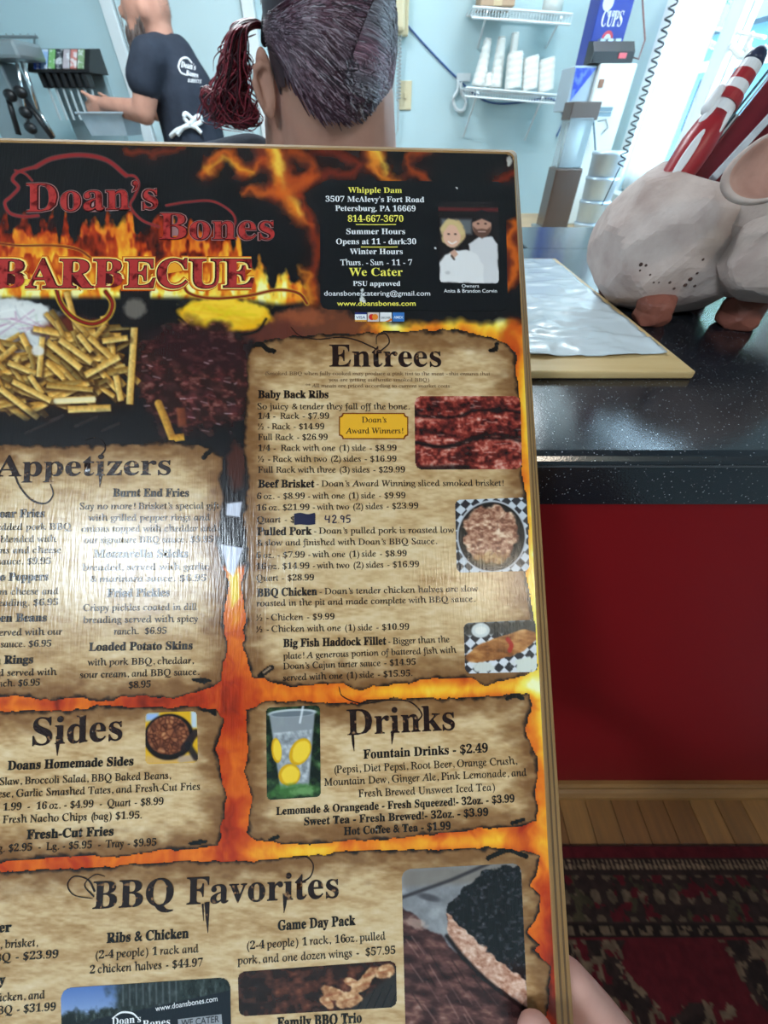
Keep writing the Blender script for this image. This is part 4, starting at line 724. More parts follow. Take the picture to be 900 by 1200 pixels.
bm.faces.new(L_); bm.faces.new(list(reversed(R_))); bmesh.ops.recalc_face_normals(bm, faces=bm.faces); st('baseboard_counter', bm, mat('oak_trim', (136, 94, 50), .4, noise=(12, .6), c2=(104, 68, 34), stretch=(.5, 6, 6)))
# rug
def rug():
    x0, x1, y0, y1 = -.75, 1.05, -1.05, .072; k = 330; cv = Cv(0, 0, 1, 1, 1); nx, ny = 540, 340
    X, Y = np.meshgrid(np.linspace(x0, x1, nx+1), np.linspace(y1, y0, ny+1)); d = np.minimum(y1-Y, np.minimum(X-x0, x1-X)); s = np.where(y1-Y <= np.minimum(X-x0, x1-X)+1e-9, X, Y)
    n1 = fbm(X*90, Y*90, 3, 1); red = np.stack([50+26*n1, 7+10*n1, 12+10*n1], -1); dark = np.stack([24+22*n1, 15+16*n1, 13+14*n1], -1); cream = np.stack([66+64*n1, 52+52*n1, 40+42*n1], -1); green = np.stack([34+26*n1, 28+24*n1, 18+18*n1], -1)
    im = red.copy(); def_ = lambda m, c: np.where(np.clip(m, 0, 1)[..., None] > .5, c, im)
    im = def_((d > .021) & (d < .046), dark); im = def_((d > .025) & (d < .042) & (np.sin(s*2*math.pi/.011)+.7*np.sin((d-.033)*400) > .1), cream)
    im = def_((d > .046) & (d < .128), dark)
    fl = fbm(s*34+3, d*34, 3, 4); im = def_((d > .05) & (d < .124) & (np.abs(np.sin(s*2*math.pi/.07)*np.cos((d-.086)*2*math.pi/.08))+.5*(fl-.5) > .62), cream*.72); im = def_((d > .05) & (d < .124) & (fbm(s*42, d*42, 3, 7) > .63), green); im = def_((d > .05) & (d < .124) & (fbm(s*50, d*50, 3, 17) > .66), red)
    im = def_((d > .128) & (d < .146), dark*.7); im = def_((d > .131) & (d < .143) & ((np.mod(s, .042) < .028)) & (fbm(s*120, d*120, 2, 3) > .36), cream*.8)
    f2 = fbm(X*34, Y*34, 4, 9); f3 = fbm(X*62+7, Y*62, 3, 19); f4 = fbm(X*9, Y*9, 2, 29); im = def_((d > .15) & (f4 > .46) & (f2 > .46), dark); im = def_((d > .15) & (f4 > .44) & (f3 > .57), cream*.8); im = def_((d > .15) & (f4 > .53) & (f2 > .60), dark*.8)
    Z = .008+.0012*fbm(X*260, Y*260, 2, 5); co = np.stack([X, Y, Z], -1).reshape(-1, 3); w = nx+1; j, i = np.meshgrid(np.arange(ny), np.arange(nx), indexing='ij'); q = np.stack([j*w+i, (j+1)*w+i, (j+1)*w+i+1, j*w+i+1], -1).reshape(-1, 4)
    # side skirt down to the floor
    ring = np.concatenate([np.arange(w), np.arange(1, ny+1)*w+nx, ny*w+np.arange(nx-1, -1, -1), np.arange(ny-1, 0, -1)*w]); lo = co[ring].copy(); lo[:, 2] = .0005; b0 = len(co); co = np.concatenate([co, lo]); m = len(ring); a = np.arange(m); sk = np.stack([ring, ring[(a+1) % m], b0+(a+1) % m, b0+a], -1); q = np.concatenate([q, sk]); rgb = np.concatenate([im.reshape(-1, 3), im.reshape(-1, 3)[ring]*.8])
    me = bpy.data.meshes.new('rug'); me.vertices.add(len(co)); me.vertices.foreach_set('co', co.astype(np.float32).ravel()); me.loops.add(q.size); me.loops.foreach_set('vertex_index', q.astype(np.int32).ravel()); me.polygons.add(len(q)); me.polygons.foreach_set('loop_start', np.arange(len(q), dtype=np.int32)*4); me.update(); me.validate(); colour_attr(me, rgb)
    return link('rug', me, mat('rug_pile', rough=.95, attr='print', spec=.1, sheen=.1))
tag(rug(), 'dark red oriental rug with cream patterned borders on the wood floor', 'rug')
# second menu board lying on the counter, white sheet up
b2 = empty('menu_board', (.02, .45, CT), 'pale menu board with a wrinkled white sheet lying flat on the black counter', 'menu')
XA, XB_, YA, YB_ = -.2, .234, .276, .612; Z0 = CT+.0003
bm = B(); box(bm, (XA, YA, Z0), (XB_, YB_, Z0+.006), .0015); obj('board', bm, mat('board_birch', (206, 178, 128), .5, noise=(30, .6), c2=(176, 142, 92), stretch=(.3, 3, 1)), b2)
nx, ny = 120, 90; X, Y = np.meshgrid(np.linspace(XA+.008, XB_-.008, nx+1), np.linspace(YA+.027, YB_-.008, ny+1)); Y = Y+np.where(Y < YA+.05, .0025*np.sin(X*30)+.004*(vnoise(X*40, X*0, 3)-.5), 0)
rd = lambda X, Y, s: 1-np.abs(fbm(X*s, Y*s, 3, 6)*2-1)
Z = Z0+.0066+.0011*sst(.80, .97, rd(X+.6*Y, Y, 14))+.0016*fbm(X*9, Y*9, 3, 2)+.0009*sst(.86, .97, rd(X, Y*1.6, 24))
co = np.stack([X, Y, Z], -1).reshape(-1, 3); w = nx+1; j, i = np.meshgrid(np.arange(ny), np.arange(nx), indexing='ij'); q = np.stack([j*w+i, j*w+i+1, (j+1)*w+i+1, (j+1)*w+i], -1).reshape(-1, 4)
me = bpy.data.meshes.new('white_sheet'); me.from_pydata(co.tolist(), [], q.tolist()); s_o = link('white_sheet', me, mat('laminated_white', (192, 202, 208), .22, spec=.5), b2, True); md = s_o.modifiers.new('s', 'SOLIDIFY'); md.thickness = .0003
# ceiling lamps; the one above the man is added to light the back
for (lx, ly, lw, lh, pw, lc) in LAMPS:
    t = empty('ceiling_lamp', (lx, ly, CEIL)); bm = B()
    for (a, b_, c_, d_) in ((-1, -1, 1, -.9), (-1, .9, 1, 1), (-1, -.9, -.9, .9), (.9, -.9, 1, .9)): box(bm, (lx+a*lw*.56, ly+b_*lh*.56, CEIL-.07), (lx+c_*lw*.56, ly+d_*lh*.56, CEIL-.001))
    obj('lamp_frame', bm, WHITE, t); bm = B(); box(bm, (lx-lw*.5, ly-lh*.5, CEIL-.05), (lx+lw*.5, ly+lh*.5, CEIL-.04)); obj('diffuser', bm, mat('diffuser', (240, 244, 246), .6), t)
    tag(t, 'square white ceiling lamp ' + ('over the customers, left of the entrance' if lx < -1 else 'over the customers, by the right wall' if ly < 0 else 'added to brighten the back, above the man in the black shirt' if lx < 0 else 'above the cup shelves'), 'lamp')
# ------------------------------------------------------------------ carved pig planter
rs = np.random.RandomState(5)
def carved(c, rad, nfac, seed, sub=5, flat=.93, blend=.75):
    """ellipsoid whittled into flat chisel facets"""
    bm = B(); ball(bm, (0, 0, 0), 1, None, sub); r = np.random.RandomState(seed); Nn = r.randn(nfac, 3); Nn /= np.linalg.norm(Nn, axis=1)[:, None]; h = flat+.06*r.rand(nfac)
    for v in bm.verts:
        d = np.array(v.co); d /= np.linalg.norm(d); k = Nn @ d; k = np.where(k > .3, h/np.maximum(k, .3), 9); m = min(k.min(), 1.0); m = 1*(1-blend)+m*blend; v.co = Vector(d*m*np.array(rad)+np.array(c))
    return bm
PIGM = mat('pig_whitewash', (206, 186, 178), .6, noise=(34, .75), c2=(158, 132, 124), bump=(70, .6, .003), spec=.3)
PIGP = mat('pig_pink_wash', (196, 148, 132), .6, noise=(45, .7), c2=(150, 104, 92), bump=(160, .35, .0012))
PIGF = mat('pig_foot_brown', (156, 92, 76), .55, noise=(60, .8), c2=(110, 62, 50), bump=(160, .4, .0012))
PIGD = mat('pig_dark_speck', (70, 46, 40), .7)
PC = Vector((.279, .437, CT+.058))
pig = empty('pig_planter', (PC.x, PC.y, CT), 'whitewashed carved wooden pig holding pens, standing on the black counter', 'planter')
bm = carved(PC, (.080, .070, .066), 62, 3, 5, .88, .95)
RIM = CT+.1065
geo = bmesh.ops.bisect_plane(bm, geom=bm.verts[:]+bm.edges[:]+bm.faces[:], plane_co=(PC.x, PC.y, RIM), plane_no=(.10, -.12, 1), clear_outer=True)
for v in bm.verts: v.co.z = max(v.co.z, CT+.002)
edge = [e for e in bm.edges if e.is_boundary]; ext = bmesh.ops.extrude_edge_only(bm, edges=edge); vs = [g for g in ext['geom'] if isinstance(g, bmesh.types.BMVert)]
cen = sum((v.co for v in vs), Vector())/len(vs)
for v in vs: v.co = cen+(v.co-cen)*.86
edge = [e for e in bm.edges if e.is_boundary]; ext = bmesh.ops.extrude_edge_only(bm, edges=edge); vs = [g for g in ext['geom'] if isinstance(g, bmesh.types.BMVert)]
for v in vs: v.co = cen+(v.co-cen)*.95+Vector((0, 0, -.06))
bmesh.ops.contextual_create(bm, geom=[e for e in bm.edges if e.is_boundary])
bmesh.ops.recalc_face_normals(bm, faces=bm.faces); obj('body', bm, PIGM, pig)
bm = carved((.350, .392, CT+.076), (.082, .058, .058), 46, 9, 5, .88, .95); bmesh.ops.transform(bm, matrix=Matrix.Identity(4), verts=bm.verts); obj('head', bm, PIGM, pig)
bm = carved((.337, .364, CT+.066), (.066, .042, .042), 36, 12, 5, .88, .95); obj('cheek', bm, PIGM, pig)
bm = carved((.436, .358, CT+.060), (.034, .028, .026), 30, 14, 4); obj('snout', bm, PIGP, pig)
for x_, y_ in ((.4685, .349), (.4685, .366)):
    bm = B(); ball(bm, (x_, y_, CT+.066), (.003, .004, .006), None, 2); obj('nostril', bm, PIGD, pig)
for cx, cy, s in ((.256, .392, 1.0), (.334, .384, 1.05), (.258, .478, 1.0), (.345, .47, 1.0)):
    bm = carved((cx, cy, CT+.012), (.022*s, .019*s, .018), 16, int(cx*1000), 4, .84, 1)
    for v in bm.verts:
        d_ = v.co-Vector((cx, cy, CT+.012)); k_ = .72+.28*abs(d_.z)/.018; v.co.x = cx+d_.x*k_; v.co.z = min(max(v.co.z, CT+.0002), CT+.027)
    obj('foot', bm, PIGF, pig)
def ear(pts_w, mid, thick, name='ear'):
    """floppy ear: a cupped leaf whose rim stands proud of a pink hollow"""
    bm = B(); n = len(pts_w); C = Vector(mid); rings = []
    for f, lift in ((1.0, 0), (.86, .004), (.68, -.002), (.35, -.004)): rings.append([bm.verts.new(C+(Vector(p)-C)*f+EN*lift) for p in pts_w])
    for a, b_ in zip(rings, rings[1:]):
        for k in range(n): bm.faces.new((a[k], a[(k+1) % n], b_[(k+1) % n], b_[k]))
    c0 = bm.verts.new(C+EN*-.004)
    for k in range(n): bm.faces.new((rings[-1][k], rings[-1][(k+1) % n], c0))
    back = [bm.verts.new(C+(Vector(p)-C)*.9-EN*thick) for p in pts_w]
    for k in range(n): bm.faces.new((rings[0][(k+1) % n], rings[0][k], back[k], back[(k+1) % n]))
    bm.faces.new(list(reversed(back))); bmesh.ops.recalc_face_normals(bm, faces=bm.faces)
    o = obj(name, bm, PIGM, pig, True); o.data.materials.append(PIGP)
    for p in o.data.polygons:
        d = (o.data.vertices[p.vertices[0]].co-C)
        if p.index >= n and p.index < n*3+n: p.material_index = 1
    s = o.modifiers.new('s', 'SUBSURF'); s.levels = s.render_levels = 2; return o
EY = .322; EN = Vector((-.15, -.85, .5)).normalized()
ear([on_y(px, py, EY+dy) for px, py, dy in ((842, 206, .0), (858, 184, .004), (880, 166, .010), (905, 150, .016), (940, 146, .022), (968, 170, .02), (965, 205, .01), (940, 226, .0), (905, 238, -.006), (878, 243, -.008), (856, 239, -.006), (842, 226, -.002))], on_y(905, 198, EY+.008), .006)
ear([Vector((2*.36-p.x*.2-.36*.8+.01, .45+(p.y-.32)*.4, p.z-.004)) for p in [on_y(px, py, EY) for px, py in ((842, 206), (880, 166), (940, 146), (968, 190), (905, 238), (856, 239))]], Vector((.36, .452, CT+.118)), .006)
for ex, ey in ((.418, .352), (.416, .43)):
    bm = B(); ball(bm, (ex, ey, CT+.088), .0055, None, 2); obj('eye', bm, PIGD, pig, True)
for k, (px, py, r) in enumerate([(751, 310, 2.2), (757, 311, 1.6), (750, 317, 1.2), (762, 322, 1.2), (766, 331, 1.2), (772, 331, 1), (803, 334, 2.2), (809, 327, 2.4), (790, 338, 1.6), (785, 331, 1.6), (814, 335, 1.6), (824, 304, 1.4), (817, 320, 1.5), (812, 305, 1.2)]):
    pass
bpy.context.view_layer.update()
body_o = [o for o in pig.children if o.name.startswith('body')][0]
from mathutils.bvhtree import BVHTree
def hit(objs, px, py):
    d = ray(px, py).normalized(); best = None
    for o in objs:
        t = BVHTree.FromPolygons([v.co for v in o.data.vertices], [p.vertices[:] for p in o.data.polygons]); h = t.ray_cast(CP, d)
        if h[0] and (best is None or h[3] < best[3]): best = h
    return best
skin = [o for o in pig.children if o.name.split('.')[0] in ('body', 'head', 'cheek')]
for (px, py, r) in [(751, 310, 2.2), (757, 311, 1.6), (750, 317, 1.2), (762, 322, 1.2), (766, 331, 1.2), (772, 331, 1), (803, 334, 2.2), (809, 327, 2.4), (790, 338, 1.6), (785, 331, 1.6), (814, 335, 1.6), (824, 304, 1.4), (817, 320, 1.5)]:
    h = hit(skin, px, py)
    if h:
        bm = B(); ball(bm, h[0], (r*.0007,)*3, None, 2); obj('peg_hole', bm, PIGD, pig)
# ------------------------------------------------------------------ things standing in the pig
def along(a, b, t): return a+(b-a)*t
MRED = mat('pen_red', (158, 30, 40), .35); MWHT = mat('pen_white', (226, 224, 226), .35); MNAV = mat('pen_navy', (40, 44, 70), .35)
A0 = on_y(782, 222, .432); A1 = on_y(893, 57, .452); ax = (A1-A0).normalized(); LN = (A1-A0).length
nov = empty('novelty_pen', A0-ax*.03, 'thick red and white striped novelty pen with a navy tip in the pig planter', 'pen')
def band(name, t0, t1, r0, r1, m, n=20):
    bm = B(); lathe(bm, [(r0, LN*t0), (r1, LN*t1)], A0, n, ax); return obj(name, bm, m, nov, False)
bm = B(); lathe(bm, [(.009, -.03), (.0115, 0), (.0130, LN*.2), (.0132, LN*.34), (.0118, LN*.46), (.0095, LN*.56)], A0, 24, ax); obj('barrel', bm, MRED, nov, True)
tt = [.56, .63, .70, .77, .84, .90]; rr_ = [.0095, .0092, .0088, .0084, .0080, .0076]
for k in range(5): band('stripe', tt[k], tt[k+1], rr_[k]+(.0012 if k == 1 else 0), rr_[k+1]+(.0012 if k == 1 else 0), MWHT if k % 2 == 0 else MRED)
bm = B(); lathe(bm, [(.0074, LN*.90), (.0072, LN*.93), (.0060, LN*.97), (.0036, LN*1.0), (.0008, LN*1.012)], A0, 20, ax); obj('tip', bm, MNAV, nov, True)
s_, t_ = frame(ax)
fv = (CP-along(A0, A1, .3)); fv = (fv-ax*fv.dot(ax)).normalized(); sv = ax.cross(fv)
if sv.x > 0: sv = -sv       # towards the left of the picture
bm = B(); c0 = along(A0, A1, .20)+fv*.0125+sv*.002; ball(bm, c0, (.0035, .0012, .018), Matrix((sv, fv, ax)).transposed(), 3); obj('white_flame_patch', bm, MWHT, nov, True)
for t, o_, r in ((.52, .006, .0042), (.60, .009, .0046), (.44, -.006, .003), (.50, -.007, .003)):
    bm = B(); c0 = along(A0, A1, t)+fv*.006+sv*o_; capsule(bm, c0-ax*.005, c0+ax*.006, r, r*.8, 12); obj('white_knob', bm, MWHT, nov, True)
def slab(name, label, cat, pa, pb, Y0, Y1, wpx, thick, m, parts=(), down=.05):
    a = on_y(*pa, Y0); b = on_y(*pb, Y1); d = (b-a).normalized(); f = (CP-a); f = (f-d*f.dot(d)).normalized(); s = d.cross(f).normalized()
    if s.x < 0: s = -s
    w = wpx; t = empty(name, a-d*down, label, cat); M = Matrix((s, d, f)).transposed().to_4x4(); M.translation = a; L = (b-a).length; bm = B(); box(bm, (0, -down, -thick), (w, L, 0), .0012, M); obj('cover', bm, m, t)
    for nm, lo, hi, mm in parts:
        bm = B(); box(bm, (lo[0], lo[1]*L if lo[1] > 0 else -down, lo[2]), (hi[0], hi[1]*L, hi[2]), .0004, M); obj(nm, bm, mm, t)
    return t
slab('check_folder', 'dark red bill folder with a pale edge, leaning in the pig planter', 'folder', (808, 208), (925, 62), .452, .50, .030, .007, mat('folder_red', (112, 20, 34), .4, spec=.5), (('page_edge', (-.0022, 0, -.006), (-.0006, .96, -.001), mat('page_edge', (196, 204, 208), .5)), ('page_edge', (-.0055, 0, -.005), (-.0034, .93, -.002), mat('steel_edge', (150, 160, 168), .25, 1.0))))
slab('check_folder', 'grey bill folder behind the red folder in the pig planter', 'folder', (772, 205), (840, 118), .486, .494, .028, .006, mat('folder_grey', (70, 80, 86), .45), (('page_edge', (.001, 0, -.0052), (.029, 1.02, -.001), mat('page_edge')),))
slab('ballpoint_pen', 'clear plastic pen leaning over the red folder in the pig planter', 'pen', (868, 168), (938, 92), .445, .47, .006, .006, mat('pen_clear', (206, 210, 216), .1, spec=.6, noise=(90, .4), c2=(120, 120, 130)), (('pen_cap', (-.0008, .62, -.0064), (.0068, 1.02, .0006), mat('pen_cap', (50, 44, 60), .3)),), .03)
# ------------------------------------------------------------------ hand holding the menu
def mp(x, y, l):
    a, b, _ = px2loc(x, y); return Vector(loc2w(np.array(a), np.array(b), np.array(l)))
SKIN = mat('skin_hand', (206, 158, 146), .45, noise=(60, .5), c2=(188, 134, 122), bump=(700, .25, .0003), spec=.35)
bm = B()
def chain(pts, rad):
    for a, b_, ra, rb in zip(pts, pts[1:], rad, rad[1:]): capsule(bm, a, b_, ra, rb)
hand = empty('hand', mp(760, 1420, -.02), 'hand gripping the lower right edge of the flame-printed menu board', 'hand')
chain([mp(618, 1185, .0085), mp(628, 1216, .0105), mp(652, 1270, .0135), mp(705, 1335, .010), mp(770, 1400, -.012)], [.0078, .0094, .0100, .0125, .0170])          # thumb in front
chain([mp(655, 1180, -.0165), mp(696, 1212, -.0185), mp(740, 1272, -.023), mp(790, 1345, -.026)], [.0080, .0090, .0100, .0115])   # index behind
chain([mp(610, 1235, -.016), mp(670, 1262, -.019), mp(735, 1305, -.026), mp(800, 1375, -.028)], [.0080, .0090, .0100, .0115])
chain([mp(615, 1290, -.016), mp(672, 1312, -.019), mp(735, 1350, -.028), mp(805, 1410, -.028)], [.0076, .0086, .0096, .0110])
chain([mp(640, 1345, -.015), mp(690, 1362, -.018), mp(745, 1392, -.027), mp(806, 1440, -.028)], [.0066, .0076, .0086, .0100])
for q in ((790, 1350), (800, 1380), (805, 1412), (806, 1440)): capsule(bm, mp(*q, -.026), mp(850, 1450, -.022), .0125, .016)
capsule(bm, mp(770, 1400, -.012), mp(850, 1450, -.02), .017, .019)
wr = mp(855, 1452, -.022); capsule(bm, wr, wr+Vector((.03, -.055, -.05)), .021, .024); capsule(bm, wr+Vector((.03, -.055, -.05)), wr+Vector((.09, -.17, -.14)), .024, .033)
link('hand_skin', fused(bm, .0022, 5), SKIN, hand)
bm = B(); nc = mp(631, 1216, .0195); nd = (mp(622, 1196, .016)-mp(640, 1240, .021)).normalized(); nn_ = Vector(c2w(MN)); ns_ = nd.cross(nn_).normalized(); nn_ = ns_.cross(nd); ball(bm, nc, (.0056, .0078, .0012), Matrix((ns_, nd, nn_)).transposed(), 3); obj('thumb_nail', bm, mat('nail', (226, 180, 172), .25), hand, True)
# ------------------------------------------------------------------ people
SKINW = mat('skin_person', (196, 146, 126), .5, noise=(22, .6), c2=(172, 122, 106), spec=.3)
BLK = mat('shirt_black', (50, 56, 68), .85, noise=(30, .5), c2=(38, 43, 54), bump=(60, .4, .004), spec=.2)
def strands_mesh(name, S, n=4):
    """S: list of (points, radius, rgb): thin tapered hair tubes with a colour each"""
    V = []; F = []; C = []
    for pts, r, rgb in S:
        k = len(pts); b0 = len(V)
        for i, p in enumerate(pts):
            p = Vector(p); d = Vector(pts[min(i+1, k-1)])-Vector(pts[max(i-1, 0)]); s, t = frame(d if d.length > 1e-7 else Vector((0, 0, 1))); rr = r*(1-.75*(i/(k-1))**3)*(.5 if i == 0 else 1)
            for a in range(n): V.append(p+(s*math.cos(a*2*math.pi/n)+t*math.sin(a*2*math.pi/n))*rr); C.append(rgb)
        for i in range(k-1):
            for a in range(n): F.append((b0+i*n+a, b0+i*n+(a+1) % n, b0+(i+1)*n+(a+1) % n, b0+(i+1)*n+a))
    me = bpy.data.meshes.new(name); me.from_pydata([tuple(v) for v in V], [], F); me.update(); colour_attr(me, np.array(C, float), 1.0); me.polygons.foreach_set('use_smooth', [True]*len(me.polygons)); return me
HAIR = mat('hair', rough=.38, attr='print', spec=.5)
random.seed(21)
# --- woman seated behind the counter, seen from the back
WY = .815
hc = on_y(388, 40, WY); woman = empty('person', (hc.x, .86, 0), 'person with a red ponytail and black shirt seated behind the counter, back turned', 'person')
hr = Vector((.0865, .098, .122))
neck0 = Vector((hc.x+.004, WY+.012, hc.z-.13)); sh = hc.z-.215
bm = B(); ball(bm, hc, hr*.96, None, 4); ball(bm, hc+Vector((0, .05, -.05)), (.062, .055, .085), None, 3)
ball(bm, hc+Vector((0, .108, -.03)), (.014, .02, .024), None, 3); ball(bm, hc+Vector((0, .094, -.085)), (.028, .016, .011), None, 3); ball(bm, hc+Vector((0, .085, -.115)), (.03, .024, .018), None, 3)
[capsule(bm, hc+Vector((.002+k, .0, -.06)), neck0+Vector((k*1.3, .02, -.06)), .062, .066) for k in (-.022, .022)]; ball(bm, hc+Vector((-.03, .03, -.085)), (.05, .05, .05), None, 3); capsule(bm, on_y(333, 96, .835), on_y(338, 178, .845), .03, .036)
ch = Vector((hc.x, .87, sh-.08)); hip = Vector((hc.x, .90, .66))
capsule(bm, ch+Vector((-.10, 0, .03)), ch+Vector((.10, 0, .03)), .09, .09); capsule(bm, ch, hip+Vector((0, 0, .08)), .14, .13); capsule(bm, hip+Vector((-.07, 0, 0)), hip+Vector((.07, 0, 0)), .12, .12)
for s in (-1, 1):
    shd = Vector((hc.x+s*.185, .872, sh-.03)); el = shd+Vector((s*.05, .10, -.27)); hd = el+Vector((-s*.08, .2, .06)); capsule(bm, shd, el, .052, .042); capsule(bm, el, hd, .04, .027)
    pm = hd+Vector((-s*.02, .05, .01)); ball(bm, pm, (.038, .045, .016), None, 3)
    for k in range(4): capsule(bm, pm+Vector((s*(-.027+k*.018), .03, 0)), pm+Vector((s*(-.03+k*.019), .085-.008*abs(k-1.5), -.012)), .0095, .008, 8)
    capsule(bm, pm+Vector((-s*.03, .0, 0)), pm+Vector((-s*.055, .045, -.008)), .011, .009, 8)
    kn = hip+Vector((s*.12, .40, -.02)); an = kn+Vector((0, -.02, -.40)); an.z = .10; capsule(bm, hip+Vector((s*.08, .02, 0)), kn, .085, .06); capsule(bm, kn, an, .058, .042); capsule(bm, an+Vector((0, -.03, -.05)), an+Vector((0, .13, -.058)), .038, .034)
me = fused(bm, .007, 4)
# ears: shaped rims fused to the same body mesh
def add_ear(me, px0, side, Y):
    b2_ = B(); b2_.from_mesh(me); pts = [on_y(x, y, Y+dy) for x, y, dy in px0]; C = sum(pts, Vector())/len(pts); t = B(); tube(t, pts, .0052, 8); ball(t, C+Vector((.004, .004, 0)), (.0125, .005, .034), None, 3); 
    capsule(t, C+Vector((.004, .006, .02)), C+Vector((.006, .006, -.02)), .008, .007); ball(t, pts[-1]+Vector((.001, 0, -.001)), .0068, None, 2)
    m2 = fused(t, .0016, 4); b2_.from_mesh(m2); b2_.to_mesh(me); b2_.free(); return me
me = add_ear(me, [(318, 92, -.01), (314, 78, -.014), (306, 75, -.018), (299, 82, -.02), (299, 96, -.02), (303, 110, -.018), (308, 122, -.014), (312, 128, -.01)], -1, WY-.02)
link('body', me, SKINW, woman)
bm = B(); capsule(bm, ch+Vector((-.11, 0, .035)), ch+Vector((.11, 0, .035)), .102, .102); capsule(bm, ch, hip+Vector((0, 0, .04)), .152, .145); capsule(bm, hip+Vector((-.07, 0, .02)), hip+Vector((.07, 0, .02)), .13, .13)
for s in (-1, 1):
    shd = Vector((hc.x+s*.185, .872, sh-.03)); el = shd+Vector((s*.05, .10, -.27)); capsule(bm, Vector((hc.x+s*.08, .86, sh+.03)), shd, .05, .062); capsule(bm, shd, shd.lerp(el, .55), .064, .06)
capsule(bm, on_y(300, 198, .87), on_y(226, 214, .88), .046, .046); link('shirt', fused(bm, .008, 6), BLK, woman)
bm = B()
for s in (-1, 1):
    kn = hip+Vector((s*.12, .40, -.02)); an = kn+Vector((0, -.02, -.40)); an.z = .10; capsule(bm, hip+Vector((s*.08, .02, 0)), kn, .095, .07); capsule(bm, kn, an+Vector((0, 0, .04)), .068, .056)
capsule(bm, hip+Vector((-.07, 0, -.01)), hip+Vector((.07, 0, -.01)), .128, .128); link('trousers', fused(bm, .009, 5), mat('denim_dark', (40, 46, 60), .9), woman)
# stool
stl = empty('stool', (hip.x, hip.y, 0), 'round black stool under the person with the red ponytail', 'stool'); SM = mat('stool_black', (30, 30, 32), .5)
bm = B(); lathe(bm, [(.16, .48), (.17, .485), (.17, .505), (.155, .512)], (hip.x, hip.y, 0), 28); obj('seat', bm, SM, stl)
for a in range(4):
    bm = B(); q = math.pi/4+a*math.pi/2; tube(bm, [(hip.x+.1*math.cos(q), hip.y+.1*math.sin(q), .48), (hip.x+.17*math.cos(q), hip.y+.17*math.sin(q), .0)], .012, 8); obj('leg', bm, SM, stl)
# hair cap
TIE = on_y(311, 33, WY-.01)
def on_head(px, py, g=1.0):
    """point on the head ellipsoid under a pixel"""
    d = ray(px, py); o = CP-hc; R = hr*g; dd = Vector((d.x/R.x, d.y/R.y, d.z/R.z)); oo = Vector((o.x/R.x, o.y/R.y, o.z/R.z)); a = dd.dot(dd); b_ = 2*oo.dot(dd); c_ = oo.dot(oo)-1; D = b_*b_-4*a*c_
    t = (-b_-math.sqrt(max(D, 0)))/(2*a) if D > 0 else -b_/(2*a); p = CP+d*t
    if D <= 0:
        q = p-hc; k = math.sqrt((q.x/R.x)**2+(q.y/R.y)**2+(q.z/R.z)**2); p = hc+q/k
    return p
bm = B(); ball(bm, hc, hr*1.0, None, 5)
kill = [v for v in bm.verts if (v.co.z-hc.z) < -.045-.25*(v.co.y-hc.y)-.02 or (v.co.y-hc.y > .05 and v.co.z-hc.z < .06)]
bmesh.ops.delete(bm, geom=kill, context='VERTS'); obj('hair_cap', bm, mat('hair_base', (58, 46, 54), .5), woman, True)
def hcol(px, py):
    r = random.random(); base = np.array(random.choice([(40, 34, 42), (56, 48, 56), (80, 72, 80), (112, 104, 112), (32, 27, 34), (146, 138, 146), (184, 178, 184), (60, 40, 50)]), float)
    mag = math.exp(-((px-345)/45)**2-((py-15)/40)**2)*.55+math.exp(-((px-356)/30)**2-((py-84)/22)**2)*.35
    base = base*(1-mag)+np.array((92, 22, 44))*mag
    if px > 425: g = min(1, (px-425)/30); base = base*(1-.6*g)+np.array((176, 168, 176))*.6*g
    pk = math.exp(-((px-455)/14)**2-((py-84)/22)**2)*.55; base = base*(1-pk)+np.array((176, 66, 96))*pk
    if py > 95 and px < 425: g = min(1, (py-95)/45)*.45; base = base*(1-g)+np.array((150, 118, 108))*g
    return base
S = []
part = lambda t: (446-46*t**.8, -12+118*t)     # the parting, from the crown down
for k in range(1500):
    if k % 3:
        u_ = random.random()
        if random.random() < .62: x0, y0 = part(random.random()); x0 -= random.random()*6
        else: x0 = 345+95*u_+random.gauss(0, 5); y0 = 128+12*math.sin(u_*3)+random.gauss(0, 5)-(30*(1-u_) if u_ < .3 else 0)
        tx, ty = 314+random.gauss(0, 3), 33+random.gauss(0, 7); sag = random.gauss(-6, 7); pts = []
        for i in range(9):
            t = i/8; x = x0+(tx-x0)*t; y = y0+(ty-y0)*t+sag*math.sin(math.pi*t)-(14*math.sin(math.pi*t) if y0 < 110 else -4*math.sin(math.pi*t)); pts.append(on_head(x, y, 1.006+.014*random.random()+.01*t))
        xm, ym = (x0+tx)/2+(random.random()-.5)*(x0-tx)*.6, (y0+ty)/2
        S.append((pts, random.uniform(.0007, .0013), hcol(xm, ym)))
    else:
        x0, y0 = part(random.random()); tx = 466+random.gauss(0, 3); ty = y0+random.uniform(30, 66); pts = []
        if ty > 152: ty = 152-random.random()*10
        for i in range(8):
            t = i/7; x = x0+(tx-x0)*math.sin(t*math.pi/2); y = y0+(ty-y0)*t**1.4; pts.append(on_head(x, y, 1.006+.02*random.random()*(.4+t)))
        S.append((pts, random.uniform(.0007, .0013), hcol(x0+(tx-x0)*.6, (y0+ty)/2)))
for k in range(240):    # back and lower right mass
    x0 = random.uniform(405, 462); y0 = random.uniform(60, 130); pts = [on_head(x0+i*1.5*random.random(), y0+i*3.2, 1.008+.012*random.random()) for i in range(6)]; S.append((pts, random.uniform(.0007, .0012), hcol(x0, y0)))
td = (TIE-hc); td = Vector((td.x/hr.x, td.y/hr.y, td.z/hr.z)).normalized()
